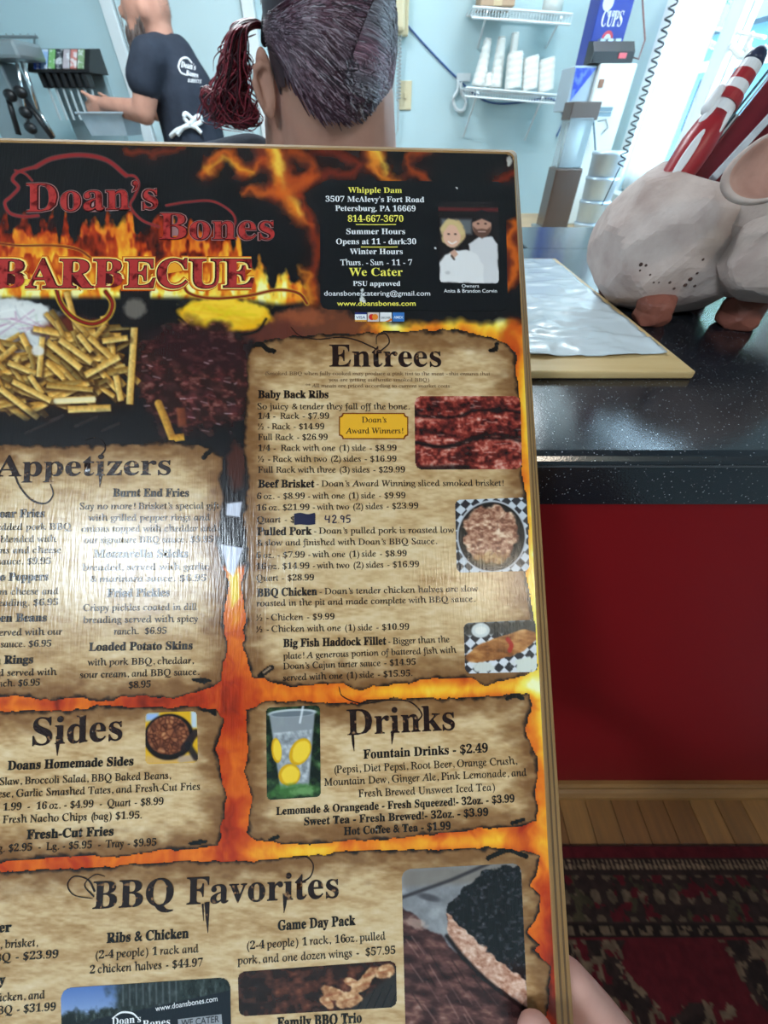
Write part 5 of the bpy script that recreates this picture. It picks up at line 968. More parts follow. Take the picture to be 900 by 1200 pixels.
for k in range(1500):      # crown, far side and front of the head, combed towards the tie
    n_ = Vector((random.gauss(0, 1), random.gauss(0, 1), random.gauss(.5, .8))).normalized()
    if n_.z < -.25 or (n_.y > .35 and n_.z < .42) or (n_.y < -.3 and n_.z < .5) or n_.dot(td) > .95: continue
    pts = [hc+Vector((m_.x*hr.x, m_.y*hr.y, m_.z*hr.z))*(1.006+.012*random.random()) for m_ in [n_.slerp(td, i/7*.55) for i in range(8)]]; S.append((pts, random.uniform(.0009, .0016), hcol(random.uniform(330, 420), random.uniform(0, 60))))
link('hair', strands_mesh('hair', S), HAIR, woman)['label'] = 'dark greying hair with a side parting'
# ponytail
S = []
for k in range(300):
    a = random.random(); w = random.gauss(0, 1.05); d = random.gauss(0, 1); curl = random.random()
    wv = random.gauss(0, 3.2); ctrl = [(311, 33), (298+w*2, 28+d*2), (281+w*4, 35+d*3), (275+w*5+wv, 58+d*4), (274+w*7-wv, 80+d*5), (271+w*9+wv, 100+d*5), (270+w*11-wv*1.5, 118+d*6)]
    if curl < .45: ctrl += [(262+w*11, 138+d*5), (250+w*7+random.random()*18, 128+d*6), (258+w*7, 112+d*4)]
    elif curl < .75: ctrl += [(284+w*8, 142+d*5), (298+w*5, 136+d*4), (292, 120+d*4)]
    elif curl < .9: ctrl += [(266+w*12, 140+d*5), (290+w*7, 148+d*4)]
    else: ctrl = ctrl[:5]+[(258+w*5, 112+d*4), (240+w*3, 106+d*3), (236, 116+d*3), (246, 132+d*3)]
    yj = random.gauss(0, .012); P = bez(ctrl, 4); pts = [on_y(p[0], p[1], WY-.012+yj*min(1, i/8)) for i, p in enumerate(P)]
    c = np.array(random.choice([(104, 26, 40), (136, 40, 54), (76, 18, 30), (150, 50, 64), (52, 14, 24), (86, 20, 32)]), float); S.append((pts, random.uniform(.0007, .0014), c))
for ctrl in ([(300, 40), (270, 52), (252, 66), (250, 84)], [(280, 70), (256, 60), (262, 52), (274, 58)], [(275, 95), (245, 105), (234, 112), (238, 124), (250, 138)], [(262, 100), (256, 84), (266, 70)]):
    S.append(([on_y(p[0], p[1], WY-.012) for p in bez(ctrl, 6)], .0007, np.array((104, 24, 40.))))
link('ponytail', strands_mesh('ponytail', S), HAIR, woman)['label'] = 'curly dark red ponytail'
bm = B(); d_ = Vector((-.9, -.1, .3)).normalized(); s_, t_ = frame(d_); tube(bm, [TIE+(s_*math.cos(a)+t_*math.sin(a))*.013 for a in np.linspace(0, 2*math.pi, 17)], .0042, 8); obj('hair_tie', bm, mat('tie_black', (22, 22, 26), .8), woman, True)
# --- man in a black T-shirt at the soda machine
MY = 2.7
def q(x, y, dy=0.0): return on_y(x, y, MY+dy)
man = empty('person', (q(222, 150).x, MY, 0), 'bald bearded person in a black printed shirt filling a metal pan', 'person')
hd = q(171, 8); 
bm = B(); ball(bm, hd, (.098, .078, .112), Matrix.Rotation(.25, 3, 'Y'), 3); ball(bm, hd+Vector((-.045, -.01, -.07)), (.055, .052, .06), None, 3); ball(bm, hd+Vector((-.10, -.012, -.015)), (.022, .015, .02), None, 3); ball(bm, hd+Vector((-.092, -.012, -.06)), (.012, .022, .008), None, 2); ball(bm, hd+Vector((.01, -.078, -.012)), (.02, .012, .032), None, 3)
nk = q(190, 52); capsule(bm, hd+Vector((.03, 0, -.05)), nk, .058, .064)
hipm = Vector((q(226, 160).x, MY, .93)); cm = q(208, 100)
capsule(bm, cm, hipm, .12, .125); capsule(bm, hipm+Vector((-.03, .06, -.02)), hipm+Vector((.03, -.06, -.02)), .125, .125)
for s, dy in ((-1, -.15), (1, .15)):
    shm = q(190, 74)+Vector((0, dy, 0)); el = q(186, 132)+Vector((0, dy*1.1, 0)); ha = q(134, 124)+Vector((0, dy*.55, 0)); capsule(bm, shm, el, .056, .046); capsule(bm, el, ha, .044, .03)
    pm = q(126, 126)+Vector((0, dy*.5, 0)); ball(bm, pm, (.045, .018, .04), None, 3)
    for k in range(4): capsule(bm, pm+Vector((-.025, 0, .025-k*.018)), pm+Vector((-.062-.004*(k % 2), -.01*s, .012-k*.02)), .0105, .009, 8)
    capsule(bm, pm+Vector((0, dy*.05, .02)), pm+Vector((-.045, -.02, .048)), .012, .01, 8)
    hp = hipm+Vector((0, dy*.55, -.04)); kn = Vector((hp.x-.03, hp.y, .50)); an = Vector((hp.x+.02, hp.y, .09)); capsule(bm, hp, kn, .09, .062); capsule(bm, kn, an, .06, .042); capsule(bm, an+Vector((.03, 0, -.045)), an+Vector((-.15, 0, -.055)), .04, .035)
link('body', fused(bm, .009, 4), SKINW, man)
bm = B(); capsule(bm, q(208, 90), q(216, 110), .125, .135); capsule(bm, q(216, 110), hipm+Vector((0, 0, .02)), .145, .15); capsule(bm, q(193, 64), q(206, 74), .075, .10)
for dy in (-.15, .15):
    shm = q(190, 72)+Vector((0, dy, 0)); el = q(186, 132)+Vector((0, dy*1.1, 0)); capsule(bm, q(196, 68)+Vector((0, dy*.4, 0)), shm, .072, .064); capsule(bm, shm, shm.lerp(el, .42)+Vector((-.012, 0, 0)), .064, .070)
SHIRT = link('shirt', fused(bm, .011, 5), BLK, man)
bm = B()
for dy in (-.15, .15):
    hp = hipm+Vector((0, dy*.55, -.04)); kn = Vector((hp.x-.03, hp.y, .50)); an = Vector((hp.x+.02, hp.y, .09)); capsule(bm, hp, kn, .105, .078); capsule(bm, kn, an+Vector((0, 0, .02)), .076, .065)
capsule(bm, hipm+Vector((0, .06, 0)), hipm+Vector((0, -.06, 0)), .14, .14); link('trousers', fused(bm, .012, 5), mat('denim_dark'), man)
S = []
for k in range(420):       # beard and stubble
    a = random.uniform(-.2, 1.0); p = hd+Vector((-.02-.075*a, -.052-.012*math.cos(a*2)+random.gauss(0, .004), -.055-.055*a*(1.15-a)*2+random.gauss(0, .016))); S.append(([p, p+Vector((-.004, -.006, -.018)), p+Vector((-.008, -.004, -.038))], .0022, np.array(random.choice([(70, 56, 52), (96, 80, 74), (120, 108, 104)]), float)))
link('beard', strands_mesh('beard', S, 3), HAIR, man)
S = []
for k in range(700):
    a = random.uniform(-.6, 2.6); b_ = random.uniform(-1.2, 1.2); n_ = Vector((math.cos(a), math.sin(b_)*-.9 if b_ > -9 else 0, math.sin(a))).normalized(); p = hd+Matrix.Rotation(.25, 3, 'Y')@Vector((n_.x*.098, n_.y*.078, n_.z*.105))
    if p.z < hd.z-.03 or p.x < hd.x-.07: continue
    S.append(([p, p+n_*.004], .0011, np.array((110, 94, 88.))))
link('stubble', strands_mesh('stubble', S, 3), HAIR, man)
# white print on the back of the shirt, wrapped onto the cloth
tree = BVHTree.FromPolygons([v.co for v in SHIRT.data.vertices], [p.vertices[:] for p in SHIRT.data.polygons])
def on_shirt(x, y, lift=.003):
    d = ray(x, y).normalized(); h = tree.ray_cast(CP, d); return (h[0]-d*lift) if h[0] else on_y(x, y, MY-.1)
def shirt_stroke(pts, r): 
    bm = B(); tube(bm, [on_shirt(*p) for p in bez(pts, 5)], r, 5); obj('shirt_print', bm, INKW, man)
shirt_stroke([(209, 78), (212, 70), (219, 68), (225, 74)], .0036); shirt_stroke([(209, 78), (212, 85), (218, 88)], .003)
def shirt_text(s, x0, y0, x1, y1, cap):
    c = bpy.data.curves.new('t', 'FONT'); c.body = serif(s); c.size = 1; c.resolution_u = 2; o = bpy.data.objects.new('t', c); COL.objects.link(o); bpy.context.view_layer.update(); m = bpy.data.meshes.new_from_object(o.evaluated_get(bpy.context.evaluated_depsgraph_get())); bpy.data.objects.remove(o)
    xs = [v.co.x for v in m.vertices]; a, b_ = min(xs), max(xs)
    for v in m.vertices:
        t = (v.co.x-a)/(b_-a); yy = v.co.y/.69*cap; v.co = on_shirt(x0+(x1-x0)*t+yy*.12, y0+(y1-y0)*t-yy, .004)
    m.materials.clear(); link('shirt_print', m, INKW, man)
shirt_text('Doan’s', 212, 78.5, 229, 82, 7); shirt_text('Bones', 218, 88, 232, 91, 6); shirt_text('BARBECUE', 220, 96, 236, 97.5, 4)
# apron strings tied at the back
APR = mat('apron_white', (226, 232, 234), .8)
for pts in ([(200, 160), (206, 154), (214, 150), (222, 146)], [(222, 146), (216, 138), (218, 133), (226, 140)], [(222, 146), (232, 136), (236, 142), (226, 148)], [(222, 147), (214, 150), (208, 158)], [(223, 147), (230, 150), (236, 156)]):
    bm = B(); tube(bm, [on_shirt(*p, .008) for p in bez(pts, 5)], .009, 6); obj('apron_string', bm, APR, man, True)
# tattoo bands on the forearm
# steel pan in his hands
pn = empty('steam_pan', q(148, 158), 'shiny metal pan held by the bearded person at the soda machine', 'pan'); STEEL = mat('stainless', (186, 200, 210), .38, .5, noise=(20, .3), c2=(140, 160, 176))
def pan():
    bm = B(); x0, x1 = q(118, 150).x, q(168, 150).x; zt = q(140, 133).z; zb = q(140, 157).z; y0, y1 = MY-.17, MY+.03; t = .012
    rings = [[(x0, y0, zt), (x1, y0, zt), (x1, y1, zt), (x0, y1, zt)], [(x0+t, y0+t, zt), (x1-t, y0+t, zt), (x1-t, y1-t, zt), (x0+t, y1-t, zt)], [(x0+2*t, y0+2*t, zb), (x1-2*t, y0+2*t, zb), (x1-2*t, y1-2*t, zb), (x0+2*t, y1-2*t, zb)]]
    R = [[bm.verts.new(p) for p in r] for r in rings]
    for a, b_ in zip(R, R[1:]):
        for k in range(4): bm.faces.new((a[k], a[(k+1) % 4], b_[(k+1) % 4], b_[k]))
    bm.faces.new(R[2]); bmesh.ops.recalc_face_normals(bm, faces=bm.faces); bmesh.ops.solidify(bm, geom=bm.faces[:], thickness=.003); obj('pan_body', bm, STEEL, pn)
    bm = B(); tube(bm, [(x0, y0, zt), (x1, y0, zt), (x1, y1, zt), (x0, y1, zt), (x0, y0, zt)], .005, 6); obj('rim', bm, STEEL, pn)
pan()
# ------------------------------------------------------------------ behind the counter, left: soda fountain and mixer
random.seed(31)
GREY = mat('grey_metal', (150, 160, 164), .35, .6); BLACKP = mat('black_plastic', (26, 27, 30), .4); CHROME = mat('chrome', (206, 212, 216), .15, 1.0)
def bx(name, lo, hi, m, parent, bev=.004):
    bm = B(); box(bm, [min(a, b_) for a, b_ in zip(lo, hi)], [max(a, b_) for a, b_ in zip(lo, hi)], bev); return obj(name, bm, m, parent)
BZ = .93
bc = empty('back_counter', (-1.9, 2.95, 0), 'grey back counter under the soda fountain along the pale blue wall', 'counter')
bx('worktop', (-2.58, 2.62, BZ-.04), (-1.22, 3.29, BZ), mat('worktop_grey', (170, 178, 180), .4), bc); bx('cabinet', (-2.58, 2.66, .0), (-1.24, 3.28, BZ-.042), mat('cabinet_grey', (150, 158, 160), .5), bc)
SY = 2.86
sd = empty('soda_fountain', (on_y(72, 120, SY).x, SY+.15, BZ), 'black-topped soda fountain with coloured flavour labels', 'soda machine')
x0 = on_y(45, 80, SY).x; x1 = on_y(111, 80, SY).x; zt = on_y(70, 57, SY).z; zb = on_y(70, 86, SY).z
bm = B(); P = [(x0-.02, SY+.12, zt+.01), (x0-.02, SY+.02, zt+.0), (x0-.02, SY-.06, zt-.07), (x0-.02, SY-.06, zb), (x0-.02, SY+.12, zb)]; plate(bm, P, x1-x0+.02, (1, 0, 0)); obj('hood', bm, BLACKP, sd)
cols = [(60, 92, 196), (150, 184, 226), (120, 176, 110), (54, 62, 70), (176, 168, 176), (196, 120, 112), (130, 160, 120)]
for k, c in enumerate(cols):
    xa = x0+.012+(x1-x0-.03)*k/7; xb = xa+(x1-x0-.03)/7-.006; n_ = Vector((0, -.66, .75)); bm = B(); plate(bm, [(xa, SY+.015, zt-.004), (xb, SY+.015, zt-.004), (xb, SY-.058, zt-.068), (xa, SY-.058, zt-.068)], .004, n_); obj('flavour_label', bm, mat('flavour_%d' % k, c, .3, noise=(40, .7), c2=(226, 232, 236), sharp=(.52, .6)), sd)
    bx('valve', (xa+.004, SY-.055, zb-.05), (xb-.004, SY-.0, zb), BLACKP, sd); bm = B(); tube(bm, [((xa+xb)/2, SY-.03, zb-.05), ((xa+xb)/2-.004, SY-.035, zb-.16)], .006, 6); obj('lever', bm, mat('lever_clear', (186, 200, 206), .2), sd)
bx('splash_panel', (x0-.01, SY+.10, BZ), (x1-.02, SY+.14, zb), mat('splash_steel', (164, 184, 190), .3, .5), sd); bx('drip_tray', (x0, SY-.13, BZ), (x1, SY+.09, BZ+.035), BLACKP, sd)
mx = empty('drink_mixer', (on_y(20, 150, 2.7).x, 2.75, BZ), 'chrome drink mixer with black clamps at the far left', 'mixer'); MXY = 2.70
bx('body', (on_y(-30, 100, MXY).x, MXY, BZ), (on_y(12, 100, MXY).x, MXY+.14, on_y(5, 72, MXY).z), GREY, mx, .01); bx('motor_head', (on_y(-40, 60, MXY).x, MXY-.08, on_y(5, 71, MXY).z), (on_y(33, 60, MXY).x, MXY+.12, on_y(5, 48, MXY).z), GREY, mx, .012)
for a, b_, r in (((26, 72), (44, 128), .010), ((20, 74), (34, 150), .008), ((8, 110), (22, 158), .012), ((30, 118), (62, 162), .012), ((40, 120), (64, 160), .006)):
    bm = B(); tube(bm, [on_y(*a, MXY-.05), on_y(*b_, MXY-.06)], r, 8); obj('rod', bm, CHROME if r < .012 else BLACKP, mx, True)
for px, py in ((12, 112), (24, 108), (36, 150), (30, 132)):
    bm = B(); c = on_y(px, py, MXY-.06); ball(bm, c, (.028, .022, .022), None, 3); obj('clamp', bm, BLACKP, mx, True)
bm = B(); c = on_y(42, 163, MXY-.05); lathe(bm, [(.028, 0), (.040, .10), (.043, .11)], (c.x, c.y, BZ), 20); obj('mixing_cup', bm, CHROME, mx, True)
wr_ = empty('wall_rack', on_y(20, 44, 3.2), 'small grey wire rack on the wall above the drink mixer', 'rack'); 
for k in range(7):
    bm = B(); tube(bm, [on_y(-10+k*8.5, 40, 3.28), on_y(-10+k*8.5, 44, 3.05)], .004, 6); obj('wire', bm, GREY, wr_)
bm = B(); tube(bm, [on_y(-14, 43, 3.05), on_y(44, 43.5, 3.05)], .006, 6); obj('front_rail', bm, GREY, wr_); bm = B(); tube(bm, [on_y(40, 44, 3.06), on_y(41, 62, 3.27)], .005, 6); obj('bracket', bm, GREY, wr_)
# door in the back wall
d1 = empty('door_1', (on_y(220, 60, YB).x, YB-.02, 0)); d1['kind'] = 'structure'; xa = on_y(150, 60, YB).x; xb = on_y(290, 20, YB).x
bx('door_leaf', (xa+.02, YB-.03, .005), (xb-.02, YB-.001, 2.05), mat('door_pale', (204, 226, 230), .55), d1); bx('door_frame', (xa-.05, YB-.05, 0), (xa+.012, YB-.001, 2.13), WHITE, d1); bx('door_frame', (xb-.012, YB-.05, 0), (xb+.05, YB-.001, 2.13), WHITE, d1); bx('door_frame', (xa-.05, YB-.05, 2.06), (xb+.05, YB-.001, 2.13), WHITE, d1)
c = on_y(316, 8, YB-.03); t = empty('wall_latch', c, 'brass and steel latch plate on the wall beside the door', 'latch'); bx('plate', (c.x-.03, YB-.012, c.z-.10), (c.x+.03, YB-.001, c.z+.09), mat('brass_dull', (150, 140, 104), .4, .7), t); bm = B(); tube(bm, [(c.x-.02, YB-.03, c.z+.05), (c.x+.02, YB-.03, c.z-.02), (c.x, YB-.03, c.z-.08)], .009, 8); obj('bolt', bm, CHROME, t)
# wall telephone with its coiled cord
BEI = mat('beige_plastic', (222, 208, 172), .45); WYB = YB-.001
ph = empty('wall_telephone', on_y(466, 40, WYB), 'beige wall telephone with a hanging coiled cord', 'telephone')
a = on_y(458, -40, YB-.06); b_ = on_y(476, 38, YB-.06); bx('base', (a.x-.012, YB-.045, b_.z-.01), (b_.x+.012, WYB, a.z), BEI, ph, .008); bx('handset', (a.x+.01, YB-.10, b_.z+.0), (b_.x-.01, YB-.05, a.z-.02), BEI, ph, .014)
def helix(bm, A, Bp, R, pitch, r, seg=9, n=5):
    d = (Bp-A); L = d.length; d.normalize(); s, t = frame(d); N_ = int(L/pitch*seg); tube(bm, [A+d*(L*i/N_)+(s*math.cos(i*2*math.pi/seg)+t*math.sin(i*2*math.pi/seg))*R for i in range(N_+1)], r, n)
bm = B(); helix(bm, on_y(468, 42, YB-.05), on_y(467, 118, YB-.05), .011, .014, .0035); tube(bm, [on_y(467, 118, YB-.05), on_y(466, 152, YB-.05), on_y(463, 160, YB-.05), on_y(461, 152, YB-.05), on_y(462, 60, YB-.05), on_y(463, 42, YB-.05)], .005, 6); obj('coiled_cord', bm, mat('cord_grey', (176, 184, 186), .5), ph)
c = on_y(475, 112, WYB); t = empty('switch_plate', c, 'beige switch plate on the wall below the telephone', 'switch'); bx('plate', (c.x-.036, YB-.008, c.z-.058), (c.x+.036, WYB, c.z+.058), BEI, t, .003); bx('toggle', (c.x-.006, YB-.018, c.z-.012), (c.x+.006, YB-.008, c.z+.012), BEI, t, .002)
# wire shelves
WIRE = mat('white_wire', (228, 236, 240), .4)
def wire_shelf(label, pl, pr, struts):
    F0 = on_y(*pl, 3.06); F1 = on_y(*pr, 3.06); bk = Vector((0, 3.285-3.06, 0)); t = empty('wire_shelf', (F0+F1)/2+bk, label, 'shelf', 'wire shelves on the back wall'); lip = Vector((0, 0, -.032))
    for nm, a, b_ in (('front_rail', F0, F1), ('lip_rail', F0+lip, F1+lip), ('back_rail', F0+bk, F1+bk)):
        bm = B(); tube(bm, [a, b_], .0045, 6); obj(nm, bm, WIRE, t)
    N_ = 34; bm = B()
    for k in range(N_+1):
        p = F0.lerp(F1, k/N_); tube(bm, [p+lip, p, p+bk], .0026, 5)
    o = obj('wire_deck', bm, WIRE, t); o['kind'] = 'stuff'
    for (a, b_) in struts:
        bm = B(); tube(bm, [on_y(*a, 3.06), on_y(*b_, 3.29)], .0055, 6); obj('strut', bm, WIRE, t)
    return F0, F1
U = wire_shelf('upper white wire shelf on the pale blue back wall', (554, 8), (671, 16.5), (((571, 13), (560, 56)), ((658, 20), (640, 56))))
Lw = wire_shelf('lower white wire shelf holding stacks of white cups', (546, 102.5), (655, 111.5), (((560, 108), (543, 160)), ((636, 114), (615, 164))))
CUP = mat('cup_white', (240, 242, 238), .5)
def cup_stack(label, xb, top_y, w0, w1, dx, Y, cat='cups', base_off=0):
    f = (xb-546)/(655-546); zb = Lw[0].lerp(Lw[1], min(f, 1)).z+.012; cx = on_y(xb, 103+f*9, Y).x; A = Vector((cx, Y, zb)); T_ = on_y(xb+dx, top_y, Y); ax_ = (T_-A); L = ax_.length; s = Y/643.0; r0 = w0/2*s; r1 = w1/2*s; n = max(3, int(L/.022)); prof = []
    for k in range(n):
        z = L*k/n; r = r0+(r1-r0)*k/n; prof += [(r*.99, z), (r*1.005, z+L/n*.2), (r*1.005, z+L/n*.8), (r*.99, z+L/n*.85)]
    prof += [(r1*.96, L), (r1*.7, L+.002)]
    t = empty('cup_stack', A, label, cat, 'stacks of white cups'); bm = B(); lathe(bm, prof, A, 22, ax_); obj('nested_cups', bm, CUP, t, True); bm = B(); lathe(bm, [(r1*.3, 0), (r1*.94, .001), (r1*.98, .004), (r1*.9, .006)], A+ax_*1.0, 22, ax_); obj('top_cup_base', bm, CUP, t, True)
cup_stack('tall tapering stack of white cups at the left end of the lower wire shelf', 560, 47, 15, 7, 12, 3.17); cup_stack('tall tapering stack of white cups second from the left on the lower wire shelf', 580, 45, 14, 8, 8, 3.19)
cup_stack('small single white cup between the two tall tapering stacks', 571.5, 87, 8, 7, 1, 3.10); cup_stack('narrow tall cup stack behind the short white stacks', 596, 40, 9, 8, 8, 3.25)
cup_stack('short white cup stack with a raised top, leftmost of three on the lower wire shelf', 600, 63, 17.5, 16.5, 4, 3.13); cup_stack('short white cup stack in the middle of three on the lower wire shelf', 619.5, 68, 17, 17, 3, 3.15); cup_stack('short white cup stack at the right end of the lower wire shelf', 638.5, 70, 16.5, 16.5, 3, 3.15)
a = U[0].lerp(U[1], .08); b_ = U[0].lerp(U[1], .42); t = empty('cardboard_box', ((a.x+b_.x)/2, 3.16, a.z), 'low brown cardboard box on the upper wire shelf', 'box'); CARDB = mat('cardboard', (186, 158, 132), .8); bx('carton', (a.x, 3.08, a.z+.006), (b_.x, 3.25, a.z+.10), CARDB, t); bx('tape', ((a.x+b_.x)/2-.02, 3.078, a.z+.008), ((a.x+b_.x)/2+.02, 3.252, a.z+.1008), mat('tape_tan', (206, 186, 150), .4), t, 0)
a = U[0].lerp(U[1], .84); t = empty('paper_roll', (a.x, 3.16, a.z+.004), 'white paper roll at the right end of the upper wire shelf', 'roll'); bm = B(); lathe(bm, [(.012, 0), (.05, 0), (.05, .10), (.012, .10)], (a.x, 3.16, a.z+.009), 20); obj('paper', bm, CUP, t, True); bm = B(); lathe(bm, [(.02, .095), (.02, .104), (.014, .104)], (a.x, 3.16, a.z+.009), 16); obj('core', bm, CARDB, t, True)
# hook with a loop of white cord, and the blue cable on the wall
c = on_y(541, 92, WYB); t = empty('wall_hook', c, 'white wall hook with a looped white strap beside the lower wire shelf', 'hook'); bx('plate', (c.x-.03, YB-.014, c.z-.012), (c.x+.05, WYB, c.z+.02), WIRE, t, .004)
bm = B(); tube(bm, [on_y(*p, YB-.02) for p in bez([(537, 94), (536, 106), (531, 116), (535, 128), (543, 129), (546, 118), (541, 108), (540, 96)], 4)], .009, 7); obj('strap', bm, WIRE, t, True)
bm = B(); tube(bm, [on_y(*p, YB-.006) for p in bez([(476, 28), (500, 55), (536, 92), (561, 114), (580, 121), (600, 121), (617, 119), (641, 115), (655, 122), (660, 140), (652, 160)], 6)], .0045, 6); tag(obj('blue_cable', bm, mat('cable_blue', (58, 92, 150), .4)), 'thin blue cable drooping across the back wall under the wire shelf', 'cable')
# ------------------------------------------------------------------ along the right wall
WZ = .865
tb = empty('work_table', (.85, 2.1, 0), 'tan-topped work table along the right wall below the window', 'table')
bx('table_top', (.60, 1.42, WZ-.035), (1.075, 2.62, WZ), mat('tabletop_tan', (196, 166, 126), .4, noise=(8, .4)), tb)
for xx in (.63, 1.04):
    for yy in (1.45, 2.58): bx('leg', (xx-.018, yy-.018, 0), (xx+.018, yy+.018, WZ-.036), WHITE, tb)
CY = 2.30; a = on_y(703, 78, CY); b_ = on_y(747, 78, CY); zt = on_y(720, 74, CY).z
cb = empty('white_cabinet', ((a.x+b_.x)/2, CY+.1, WZ), 'tall white dispenser cabinet standing on the work table by the window', 'cabinet'); bx('body', (a.x, CY, WZ+.0003), (b_.x, CY+.24, zt), mat('white_enamel', (236, 240, 236), .3), cb, .006)
for py in (128, 134): z = on_y(700, py, CY).z; bx('slot', (a.x+.02, CY-.004, z-.006), (b_.x-.05, CY+.002, z+.006), mat('slot_blue_grey', (120, 146, 160), .4), cb, 0)
z = on_y(700, 98, CY).z; bx('lock', (a.x+.012, CY-.005, z-.012), (a.x+.032, CY+.002, z+.012), mat('lock_brown', (150, 104, 80), .4), cb, .002)
bm = B(); tube(bm, [Vector((p.x, CY-.004, p.z)) for p in [on_y(*q_, CY) for q_ in ((700, 142), (710, 140), (712, 150), (704, 158), (709, 152))]], .0022, 5); obj('sketch_line', bm, mat('ink_grey', (140, 150, 156), .5), cb)
bm = B(); tube(bm, [on_y(694, 120, CY-.02), on_y(696, 150, CY-.02), on_y(698, 178, CY-.03)], .004, 6); obj('hose', bm, mat('hose_slate', (96, 120, 136), .4), cb)
bb = empty('cup_carton', (on_y(712, 40, 2.42).x, 2.47, zt), 'blue carton lettered CUPS on top of the white cabinet', 'box'); a = on_y(693, 45, 2.40); b_ = on_y(731, 45, 2.40); BLU = mat('carton_blue', (34, 58, 158), .4); zc_ = on_y(715, -60, 2.40).z
bx('carton', (a.x, 2.40, zt+.0004), (b_.x, 2.52, zc_), BLU, bb, .002)
def flat_text(parent, name, s, p0, p1, Y, cap, m, lift=.002):
    c = bpy.data.curves.new('t', 'FONT'); c.body = serif(s); c.size = 1; c.resolution_u = 3; o = bpy.data.objects.new('t', c); COL.objects.link(o); bpy.context.view_layer.update(); mm = bpy.data.meshes.new_from_object(o.evaluated_get(bpy.context.evaluated_depsgraph_get())); bpy.data.objects.remove(o); A = on_y(*p0, Y); E2 = on_y(*p1, Y); E2.z = A.z; xs = [v.co.x for v in mm.vertices]; x0_, x1_ = min(xs), max(xs)
    for v in mm.vertices: v.co = Vector((A.x+(v.co.x-x0_)/(x1_-x0_)*(E2.x-A.x), Y-lift, A.z+v.co.y/.69*cap))
    mm.materials.clear(); return link(name, mm, m, parent)
flat_text(bb, 'carton_lettering', 'CUPS', (703, 31), (727, 31), 2.40, .038, INKW); flat_text(bb, 'carton_lettering', 'PAPER', (712, 19.5), (727, 19.5), 2.40, .012, INKW)
for (px, py, r, m) in ((711, 46, .022, mat('carton_red', (206, 70, 84), .4)), (711, 46, .013, mat('carton_pale', (214, 220, 232), .4)), (713, 3, .02, mat('carton_pale'))):
    c = on_y(px, py, 2.40); bm = B(); lathe(bm, [(r, 0), (r, .0012 if r > .015 else .002)], (c.x, 2.40, c.z), 20, (0, -1, 0)); obj('carton_emblem', bm, m, bb)
dv = empty('card_terminal', (on_y(716, 68, 2.33).x, 2.33, zt), 'black card terminal lying on the white cabinet before the blue carton', 'terminal'); a = on_y(694, 66, 2.31); b_ = on_y(742, 66, 2.31)
bm = B(); plate(bm, [(a.x, 2.305, zt+.0004), (a.x, 2.39, zt+.0004), (a.x, 2.39, zt+.062), (a.x, 2.34, zt+.058), (a.x, 2.305, zt+.03)], b_.x-a.x, (1, 0, 0)); obj('housing', bm, BLACKP, dv)
for k in range(6): x_ = a.x+.03+(k % 3)*.03; y_ = 2.352+(k//3)*.016; bx('key', (x_, y_, zt+.0575), (x_+.022, y_+.012, zt+.066), GREY, dv, .001)
bx('red_light', (b_.x-.06, 2.300, zt+.012), (b_.x-.03, 2.306, zt+.026), mat('lamp_red', (226, 90, 100), .3), dv, .001); bm = B(); tube(bm, [Vector((b_.x, 2.34, zt+.02)), Vector((b_.x+.02, 2.30, zt+.01)), Vector((b_.x+.035, 2.33, zt+.06)), Vector((b_.x+.02, 2.42, zt+.16)), Vector((b_.x+.0, 2.46, zt+.24))], .003, 6); obj('lead', bm, mat('lead_brown', (110, 70, 70), .5), dv)
# blue and grey box fixed to the cabinet
nb = empty('napkin_box', on_y(686, 120, CY+.02), 'grey box with a blue triangle fixed to the side of the white cabinet', 'box'); a = on_y(674, 78, CY+.02); b_ = on_y(702, 78, CY+.02); z0_ = on_y(686, 131, CY+.02).z; z1_ = on_y(686, 77, CY+.02).z; xe = on_y(703, 78, CY).x-.0005
bx('shell', (a.x, CY+.02, z0_), (xe, CY+.18, z1_), mat('box_grey', (176, 192, 204), .4), nb, .003); bm = B(); plate(bm, [(a.x+.004, CY+.0195, z1_-.006), (xe-.004, CY+.0195, z1_-.006), (a.x+.012, CY+.0195, z0_+.03)], .002, (0, -1, 0)); obj('blue_triangle', bm, mat('triangle_blue', (40, 70, 190), .35, noise=(50, .8), c2=(110, 140, 226), sharp=(.45, .6)), nb)
# stainless cup tubes and the brown cup dispenser on the table
st_ = empty('steel_cup_dispenser', (0, 0, 0), 'stack of ringed stainless steel cups standing on the work table', 'dispenser'); p = on_y(683, 286, 1.86); k_ = WZ; c = Vector((on_z(683, 284, WZ).x, on_z(683, 284, WZ).y, WZ)); st_.location = c; R = 17*(c.y*.70+.25)/450; hgt = on_y(706, 177, c.y).z-WZ; nseg = 4
bpy.context.view_layer.update()
for k in range(nseg):
    bm = B(); z0_ = hgt*k/nseg; z1_ = hgt*(k+1)/nseg; r0 = R*(.86+.035*k); lathe(bm, [(r0*.9, z0_+.0003), (r0*.95, z0_+.004), (r0*1.02, z1_-.014), (r0*1.07, z1_-.010), (r0*1.07, z1_-.002), (r0*1.0, z1_)], c, 32); obj('steel_cup', bm, STEEL, st_, True)
br = empty('brown_cup_dispenser', (0, 0, 0), 'brown tinted cup dispenser with clear top on the work table', 'dispenser'); c = Vector(on_z(645, 268, WZ)); br.location = c; bpy.context.view_layer.update(); hw = 14*(c.y*.70+.25)/450; h1 = on_y(660, 196, c.y).z-WZ; h2 = on_y(668, 138, c.y).z-WZ
